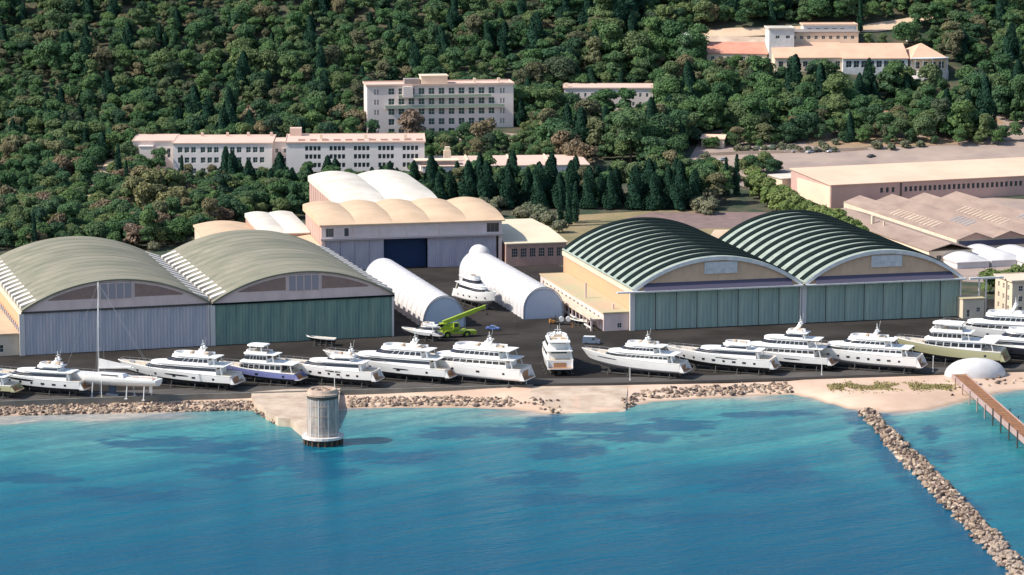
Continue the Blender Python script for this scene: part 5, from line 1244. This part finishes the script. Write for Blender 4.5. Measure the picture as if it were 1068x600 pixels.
def clump(g,c,r,n,size,rn,flat=1,up=.25):
    for _ in range(n):
        a=rn.uniform(0,2*PI); z=rn.uniform(-.55,1); q_=math.sqrt(max(0,1-z*z)); d=Vector((q_*math.cos(a),q_*math.sin(a),z))
        p=Vector(c)+Vector((d.x*r,d.y*r,d.z*r*flat))*rn.uniform(.72,1.06)
        nn=(d+Vector((rn.uniform(-.7,.7),rn.uniform(-.7,.7),rn.uniform(-.5,.7)+up))).normalized()
        t_=nn.orthogonal().normalized(); t_.rotate(Matrix.Rotation(rn.uniform(0,6.28),3,nn)); b_=nn.cross(t_); s=size*rn.uniform(.6,1.3)
        g.add([p-t_*s-b_*s*.6,p+t_*s-b_*s*.6,p+t_*s*.7+b_*s*.7,p-t_*s*.7+b_*s*.7],[(0,1,2,3)])
def crown_round(seed,R_=3.7,H_=9,leaf='pine_leaf',nc=13,per=95,size=.36,low=.35,flat=.75):
    rn=random.Random(seed); g=MB()
    cz=H_-R_*flat
    for k in range(nc):
        a=rn.uniform(0,2*PI) if k else 0; rad=R_*.68*math.sqrt(rn.random()) if k else 0
        zz=cz+R_*flat*.75*(1-(rad/(R_*.72))**2)**.5*rn.uniform(.2,.95)-(.0 if k else 0)
        cr_=R_*rn.uniform(.34,.52)
        clump(g,(rad*math.cos(a),rad*math.sin(a),zz),cr_,per,size,rn,.8)
    for k in range(6):
        a=2*PI*k/6+rn.uniform(-.4,.4); rad=R_*rn.uniform(.45,.75); clump(g,(rad*math.cos(a),rad*math.sin(a),H_*low+rn.uniform(-.3,1.5)),R_*.34,int(per*.6),size*1.1,rn,.8)
    clump(g,(0,0,H_*.55),R_*.6,per,size*1.7,rn,.9)
    return g.mesh('crown',[leaf])
def crown_cone(seed,R_,H_,leaf,n,size,pw=.8,base=.06,sway=.15):
    rn=random.Random(seed); g=MB(); lumps=[rn.uniform(.8,1.15) for _ in range(9)]
    for _ in range(n):
        t=rn.random()**1.25; a=rn.uniform(0,2*PI); rr_=R_*(1-t)**pw*(.72+.28*math.sin(a*3+t*9+seed))*lumps[int(t*8.99)]*rn.uniform(.75,1.05)+.1; z=H_*(base+(1-base)*t)
        d=Vector((math.cos(a),math.sin(a),.25)); p=Vector((rr_*math.cos(a),rr_*math.sin(a),z))
        nn=(d+Vector((rn.uniform(-.7,.7),rn.uniform(-.7,.7),rn.uniform(-.6,.6)))).normalized(); t_=nn.orthogonal().normalized(); t_.rotate(Matrix.Rotation(rn.uniform(0,6.28),3,nn)); b_=nn.cross(t_); s=size*rn.uniform(.6,1.3)
        g.add([p-t_*s-b_*s*.7,p+t_*s-b_*s*.7,p+b_*s],[(0,1,2)])
    return g.mesh('crown',[leaf])
def trunk_mesh(H_,r0,limbs=3,seed=0):
    rn=random.Random(seed); g=MB(); p=Vector((0,0,-1.0)); rr_=r0; 
    for k in range(3):
        q_=p+Vector((rn.uniform(-.25,.25),rn.uniform(-.25,.25),(H_*.62+1)/3)); g.tube(p,q_,rr_,rr_*.78,7); p=q_; rr_*=.78
    for k in range(limbs):
        a=2*PI*k/limbs+rn.uniform(-.4,.4); g.tube(p-Vector((0,0,H_*.12*k/limbs)),p+Vector((math.cos(a)*H_*.2,math.sin(a)*H_*.2,H_*.2)),rr_*.7,rr_*.25,5)
    return g.mesh('trunk',['bark'])
pines=[crown_round(s,3.3+.5*(s%3),8.0+1.1*(s%4),'pine_leaf',9+s%6,150,.27,.3+.05*(s%3),.62+.12*(s%4)) for s in range(8)]
tall_p=[crown_round(40+s,3.3,11.5,'pine_leaf',14,130,.29,.4,1.0) for s in range(3)]
broads=[crown_round(60+s,3.9,8.0,'broad_leaf',14,130,.29,.3,.85) for s in range(5)]
autumn=[crown_round(80+s,4.4,9,'autumn_leaf',14,90,.38,.3,.85) for s in range(2)]
conif=[crown_cone(90+s,4.5,15.5,'conifer_leaf',3400,.42,.58) for s in range(4)]
cypr=[crown_cone(100+s,1.25,12,'conifer_leaf',1100,.3,.45) for s in range(3)]
euca=[crown_round(140+s,3.3,11.0,'pale_leaf',15,85,.36,.25,1.25) for s in range(3)]
bright=[crown_round(110+s,2.6,6.2,'bright_leaf',11,130,.27,.25,1.0) for s in range(3)]
olive=[crown_round(120+s,3.1,5.2,'olive_leaf',10,90,.33,.25,.85) for s in range(3)]
trk={'pine':[trunk_mesh(9,.32,4,s) for s in range(3)],'broad':[trunk_mesh(7.5,.3,4,s+5) for s in range(3)],'con':[trunk_mesh(12,.3,0,9)],'cyp':[trunk_mesh(9,.16,0,11)],'olive':[trunk_mesh(5,.25,4,13)]}
tc_=[0]
def tree(name,crowns,trunks,p,s,label,cat,group,sz=None):
    i=tc_[0]; tc_[0]+=1
    r=thing(name,label,cat,(p[0],p[1],p[2]-.1),rnd.uniform(0,6.28),group); r.scale=(s,s,s*(sz or rnd.uniform(.88,1.15)))
    cm=link('crown',crowns[i%len(crowns)],r); link('trunk',trunks[i%len(trunks)],r); return cm
def inpoly(px,py,poly):
    c=False; n=len(poly); j=n-1
    for i in range(n):
        xi,yi=poly[i];xj,yj=poly[j]
        if (yi>py)!=(yj>py) and px<(xj-xi)*(py-yi)/(yj-yi)+xi: c=not c
        j=i
    return c
# footprints of buildings in world space (with margins) where nothing grows
NOGO=[]
def nogo(o,ang,x0,x1,y0,y1): NOGO.append([tuple(local(o,ang,*q)[:2]) for q in ((x0,y0),(x1,y0),(x1,y1),(x0,y1))])
nogo(oA,angA,-40,60,-5,96); nogo(oB,angA,-2,60,-5,96); nogo(oC,angC,-16,58,-5,92); nogo(oD,angC,-2,60,-5,96)
nogo(oE,angE,-2,67,-5,44); nogo(oE,angE,9,53,40,117); nogo(oE,angE,-20,3,-12,77); nogo(oE,angE,-41,-15,18,70); nogo(oE,angE,62,92,-6,60)
nogo(oK,angK,-8,125,-4,50); nogo(oL,angL,-20,62,-16,108)
nogo((-144.5,1300),R(1.5),-2,44,-9,33); nogo((-163,1312),R(1.5),-2,20,-8,26); nogo((-95.5,1289),R(2.5),-3,61,-6,33); nogo((-37.5,1274),R(5),-3,73,-3,37)
nogo((-65.2,1376),R(8),-3,69,-14,19); nogo((24,1412),0,-2,43,-8,22); nogo((84,1352),R(-12),-2,12,-9,11)
for j,(W_,D_,f_) in ((j1,(29,26,-15)),(j2,(33,34,-14)),(j3,(31,34,-20)),(j4,(18,28,-20)),(j5,(13,12,-2)),(j6,(34,12,-2)),(j7,(22,9,-2)),(j8,(8,6,-10))): nogo(j.location,j.rotation_euler.z,-2,W_+2,f_,D_+3)
CLEAR=[[(704,40),(722,33),(800,28),(900,25),(936,20),(972,13),(976,21),(945,30),(990,44),(985,47),(800,46),(738,56),(702,56)],  # roads/forecourt (px of ground)
 [(912,130),(925,136),(935,134),(930,118),(915,112)],[(700,182),(800,194),(920,184),(1090,170),(1090,150),(905,151),(800,158),(722,160)],
 [(82,214),(98,216),(116,188),(124,168),(110,164),(98,186)],[(455,151),(540,152),(545,139),(470,137)],[(1000,118),(1010,130),(1040,136),(1060,134),(1040,124)]]
WOOD=[(-200,262),(-200,-300),(1300,-300),(1300,151),(1000,152),(840,149),(735,158),(690,180),(640,172),(600,160),(560,210),(440,214),(330,226),(270,232),(222,246),(160,262),(60,262)]
def ok(x,y):
    for f in NOGO:
        if inpoly(x,y,f): return False
    px,py=PX(x,y,H(x,y))
    for f in CLEAR:
        if inpoly(px,py,f): return False
    return True
cand=[]
y=1085.
while y<1690:
    sp_=6.7 if y<1300 else 5.9
    x=-y*.215
    while x<y*.215:
        xx=x+rnd.uniform(-2.6,2.6); yy=y+rnd.uniform(-2.6,2.6); px,py=PX(xx,yy,H(xx,yy))
        if inpoly(px,py,WOOD) and ok(xx,yy):
            dens=noise.noise(Vector((xx*.02,yy*.03,4)))
            if px>830 and py>70 and dens>.42: pass
            elif rnd.random()<(.95 if dens>-.4 else .8): cand.append((yy,xx,px,py))
        x+=sp_
    y+=sp_
cand.sort()
hill=[];low=[]
for yy,xx,px,py in cand: (low if (yy<1300 and px<640) else hill).append((yy,xx,px,py))
nind=0; rest=[]; npine=[0]
first={}
for yy,xx,px,py in low:
    p=(xx,yy,H(xx,yy)); u=rnd.random(); sc_=rnd.uniform(.8,1.3)
    front_b=(288<px<445 and py>186 and py<216); 
    if 150<px<450 and py<205: sc_*=.72
    if u<.08: tree('autumn_tree',autumn,trk['broad'],p,sc_,'brownish-leaved tree in the low wood behind the olive-roofed hangars','tree','brownish trees of the left wood')
    elif u<.33: tree('broadleaf_tree_alt',broads[::-1],trk['broad'],p,sc_,'rounded broadleaf tree in the low wood behind the olive-roofed hangars','tree','more broadleaf trees of the left wood')  # second batch of the same broadleaf trees, crowns in reversed order
    elif u<.68: tree('broadleaf_tree',broads,trk['broad'],p,sc_,'green broadleaf tree in the low wood behind the olive-roofed hangars','tree','broadleaf trees of the left wood')
    else:
        npine[0]+=1; tree('pine_tree',tall_p,trk['pine'],p,sc_*.95,'dark green pine in the low wood behind the olive-roofed hangars','tree','pines of the left wood')
hk=['pine_tree']*7
for i,(yy,xx,px,py) in enumerate(hill):
    p=(xx,yy,H(xx,yy)); cl_=noise.noise(Vector((xx*.03,yy*.05,8))); kk=.74 if px<520 else .74+.2*min(1,(px-520)/80)
    sc_=(.72+1.0*rnd.random()**2.2)*(1.0+.3*cl_)*(kk+.08); 
    if 360<px<560 and 140<py<190: sc_*=.8
    if nind+npine[0]<298:
        nind+=1; cm=tree('pine_tree',pines,trk['pine'],p,sc_,'round-crowned pine at the foot of the wooded hillside','tree','pines at the foot of the hillside')
        first.setdefault(cm.data.name,cm)
    else: rest.append((p,sc_))
# special trees
for (px,py,s_) in ((150,236,1.5),(163,232,1.6),(176,238,1.5),(186,230,1.35),(158,218,1.5),(172,214,1.55),(186,212,1.3),(148,205,1.35),(140,222,1.3),(28,172,1.4),(12,176,1.3),(45,176,1.35),(60,178,1.2),(128,160,1.3)):
    p=onhill(px,py); tree('eucalyptus_tree',euca,trk['broad'],p,s_,'tall yellowish-green tree standing above the dark wood at the left','tree','tall pale trees of the left wood')
def _(): pass
cfirst={}; tallf=[]; coniff=[]
def rowtrees(pts,name,crowns,trunks,s,lab,group,jit=.15,cat='tree'):
    for (px,py) in pts:
        p=onhill(px,py); cm=tree(name,crowns,trunks,p,s*rnd.uniform(1-jit,1+jit),lab,cat,group,sz=rnd.uniform(.9,1.12))
        if name=='dark_tree' and len(tallf)<3: tallf.append(cm)
        if name=='conifer_tree' and len(coniff)<2: coniff.append(cm)
        if name=='broadleaf_tree' and len(cfirst)<3: cfirst.setdefault(cm.data.name,cm)
rowtrees([(446+i*12.6+rnd.uniform(-5,5),213+(i%2)*3+i*.15) for i in range(23)],'conifer_tree',conif,trk['con'],1.08,'dark pointed conifer in the long row before the pink-roofed wing','dark conifers in the long row',jit=.22)
rowtrees([(454+i*23+rnd.uniform(-6,6),208) for i in range(12)],'dark_tree',tall_p,trk['pine'],1.15,'dense dark round tree between the pointed conifers of the long row','round dark trees in the long row')
rowtrees([(452+i*21+rnd.uniform(-6,6),206) for i in range(13)],'conifer_tree',conif,trk['con'],.98,'dark pointed conifer in the second rank behind the long row','dark conifers in the second rank')
rowtrees([(236,196),(243,200),(250,197),(292,202),(298,206),(305,208),(342,200),(350,203),(388,204),(398,206),(407,203),(414,207),(432,208),(283,208),(260,206),(322,207)],'conifer_tree',conif,trk['con'],.92,'dark pointed conifer standing before the pale four-storey wings','conifers before the pale wings')
rowtrees([(48,145),(52,147),(70,152),(26,156),(68,158),(36,262),(190,190)],'cypress_tree',cypr,trk['cyp'],1.1,'slim dark cypress among the trees at the left','cypresses at the left')
rowtrees([(585,232),(593,236),(600,233),(757,206),(768,205),(897,34),(124,196),(132,200)],'cypress_tree',cypr,trk['cyp'],1.25,'slim dark cypress standing clear of its neighbours','scattered cypresses')
rowtrees([(628+i*10+rnd.uniform(-3,3),212+rnd.uniform(-8,6)) for i in range(14)]+[(735,212),(742,206),(748,214),(728,200),(720,206),(757,213),(715,196),(700,192),(690,198),(680,190)],'dark_tree',tall_p,trk['pine'],1.15,'dense dark tree on the slope above the mauve field','dark trees above the mauve field')
rowtrees([(786,195),(790,201),(796,205),(802,209),(808,214),(815,218),(822,221),(829,225),(836,229),(843,232),(792,208),(800,216),(810,222),(820,228),(783,203),(850,235),(858,238),(866,242),(874,246),(882,250),(890,254),(898,258),(906,262)],'plane_tree',bright,trk['broad'],1.42,'bright green plane tree in the hedge row left of the pink shed','bright trees beside the pink shed')
rowtrees([(505,222),(513,226),(520,219),(545,232),(557,236),(565,230),(574,238),(552,226),(583,243),(500,214),(730,222),(722,218),(738,224),(742,219)],'olive_tree',olive,trk['olive'],1.1,'greyish olive-coloured small tree on the dry ground','olive trees on the dry ground')
rowtrees([(598,176),(430,150),(505,156),(265,137),(372,138),(590,172),(610,178),(355,136)],'autumn_tree',autumn,trk['broad'],1.35,'large reddish-brown crowned tree near the pinkish hillside block','reddish trees near the hillside block')
rowtrees([(462,157),(470,160),(520,158),(445,158),(486,150)],'broadleaf_tree',broads,trk['broad'],1.1,'green tree at the foot of the five-storey hillside block','green trees under the hillside block')
rowtrees([(1040,302),(1052,306),(1032,306),(1062,304),(1073,300)],'plane_tree',bright,trk['broad'],1.35,'round bright green tree behind the cream office block','bright trees by the office block')
rowtrees([(168,258),(176,255),(160,262),(208,240),(230,238)],'bush',olive,trk['olive'],.8,'yellow-green bush behind the gap between the olive hangar roofs','bushes behind the olive hangars',cat='bush')
rowtrees([(815,156),(858,154),(872,152),(826,158),(735,168),(742,172),(915,156),(930,157),(945,155),(960,154)],'bush',olive,trk['olive'],.75,'low green bush at the edge of the parking lot','bushes at the parking lot',cat='bush')
rowtrees([(738+i*9+rnd.uniform(-3,3),152+rnd.uniform(-3,4)) for i in range(7)]+[(808,151),(820,150),(836,149),(880,149),(900,150),(925,151),(950,150),(975,151),(1000,152),(1020,151),(1040,152),(730,186),(742,188),(752,190),(722,182)],'broadleaf_tree',broads,trk['broad'],.72,'small green tree at the edge of the parking lot','small trees around the parking lot',jit=.3)
rowtrees([(700+rnd.uniform(-12,60),rnd.uniform(178,204)) for i in range(14)]+[(776+i*7,181+rnd.uniform(-1,2)) for i in range(6)],'broadleaf_tree',broads,trk['broad'],.85,'green tree between the dark conifer row and the parking lot','trees between the conifers and the parking lot',jit=.3)
rowtrees([(740+i*6,187+i*.4) for i in range(8)]+[(770+i*9,159) for i in range(12)],'bush',olive,trk['olive'],.6,'low hedge bush along the parking lot wall','hedge bushes of the parking lot',jit=.2,cat='bush')
rowtrees([(870+i*7,213+i*.6) for i in range(7)],'hedge_bush',[crown_round(150,2.2,2.6,'mauve_hedge',8,80,.3,.2,.7)],trk['olive'],.8,'low mauve shrub along the wall of the long pink shed','mauve shrubs by the pink shed',cat='bush')
# far forest: one stuff object scattering the same crowns over the hill
fp=bpy.data.meshes.new('pine_forest'); fp.from_pydata([r_[0] for r_ in rest],[],[])
fo=link('pine_forest',fp); tag(fo,'dense pine forest covering the upper hillside','forest',None,'stuff')
n=len(rest)
A1=fp.attributes.new('scl','FLOAT_VECTOR','POINT'); A1.data.foreach_set('vector',[v for r_ in rest for v in (r_[1],r_[1],r_[1]*rnd.uniform(.85,1.15))])
A2=fp.attributes.new('rot','FLOAT_VECTOR','POINT'); A2.data.foreach_set('vector',[v for r_ in rest for v in (rnd.uniform(-.08,.08),rnd.uniform(-.08,.08),rnd.uniform(0,6.28))])
srcs=list(first.values())*3+[cfirst[k] for k in sorted(cfirst)]+tallf*2+coniff
A3=fp.attributes.new('idx','INT','POINT'); A3.data.foreach_set('value',[rnd.randrange(len(srcs)) for _ in rest])
ng=bpy.data.node_groups.new('forest','GeometryNodeTree'); ng.interface.new_socket('Geometry',in_out='INPUT',socket_type='NodeSocketGeometry'); ng.interface.new_socket('Geometry',in_out='OUTPUT',socket_type='NodeSocketGeometry')
gi=ng.nodes.new('NodeGroupInput'); go=ng.nodes.new('NodeGroupOutput'); jn=ng.nodes.new('GeometryNodeJoinGeometry')
for o_ in srcs:
    oi=ng.nodes.new('GeometryNodeObjectInfo'); oi.transform_space='ORIGINAL'; oi.inputs['Object'].default_value=o_; oi.inputs['As Instance'].default_value=True; ng.links.new(oi.outputs['Geometry'],jn.inputs[0])
ip=ng.nodes.new('GeometryNodeInstanceOnPoints'); ip.inputs['Pick Instance'].default_value=True
def na(nm,ty):
    a=ng.nodes.new('GeometryNodeInputNamedAttribute'); a.data_type=ty; a.inputs['Name'].default_value=nm; return a.outputs[0]
ng.links.new(gi.outputs[0],ip.inputs['Points']); ng.links.new(jn.outputs[0],ip.inputs['Instance']); ng.links.new(na('idx','INT'),ip.inputs['Instance Index']); ng.links.new(na('rot','FLOAT_VECTOR'),ip.inputs['Rotation']); ng.links.new(na('scl','FLOAT_VECTOR'),ip.inputs['Scale'])
ng.links.new(ip.outputs[0],go.inputs[0]); md=fo.modifiers.new('scatter','NODES'); md.node_group=ng
# beach grass
g=MB(); rn=random.Random(5)
for _ in range(5200):
    t_=rn.random(); px=866+t_*128+rn.uniform(-4,4); py=403.5+rn.gauss(0,2.0)+1.2*math.sin(t_*PI); p=G(px,py,-.3)
    if noise.noise(Vector((p.x*.2,p.y*.15,0)))<-.12: continue
    z_=H(p.x,p.y); a=rn.uniform(0,PI); s=rn.uniform(.15,.4); h_=rn.uniform(.15,.6)
    g.add([(p.x-s*math.cos(a),p.y-s*math.sin(a),z_-.05),(p.x+s*math.cos(a),p.y+s*math.sin(a),z_-.05),(p.x+rn.uniform(-.3,.3),p.y+rn.uniform(-.3,.3),z_+h_)],[(0,1,2)])
tag(g.build('beach_grass',['grass_blade']),'patchy green grass and scrub on the sandy beach','grass',None,'stuff')
print('TREES',len(low),len(hill),len(rest),'ROCKS',len(RP))
sc.render.engine='CYCLES'
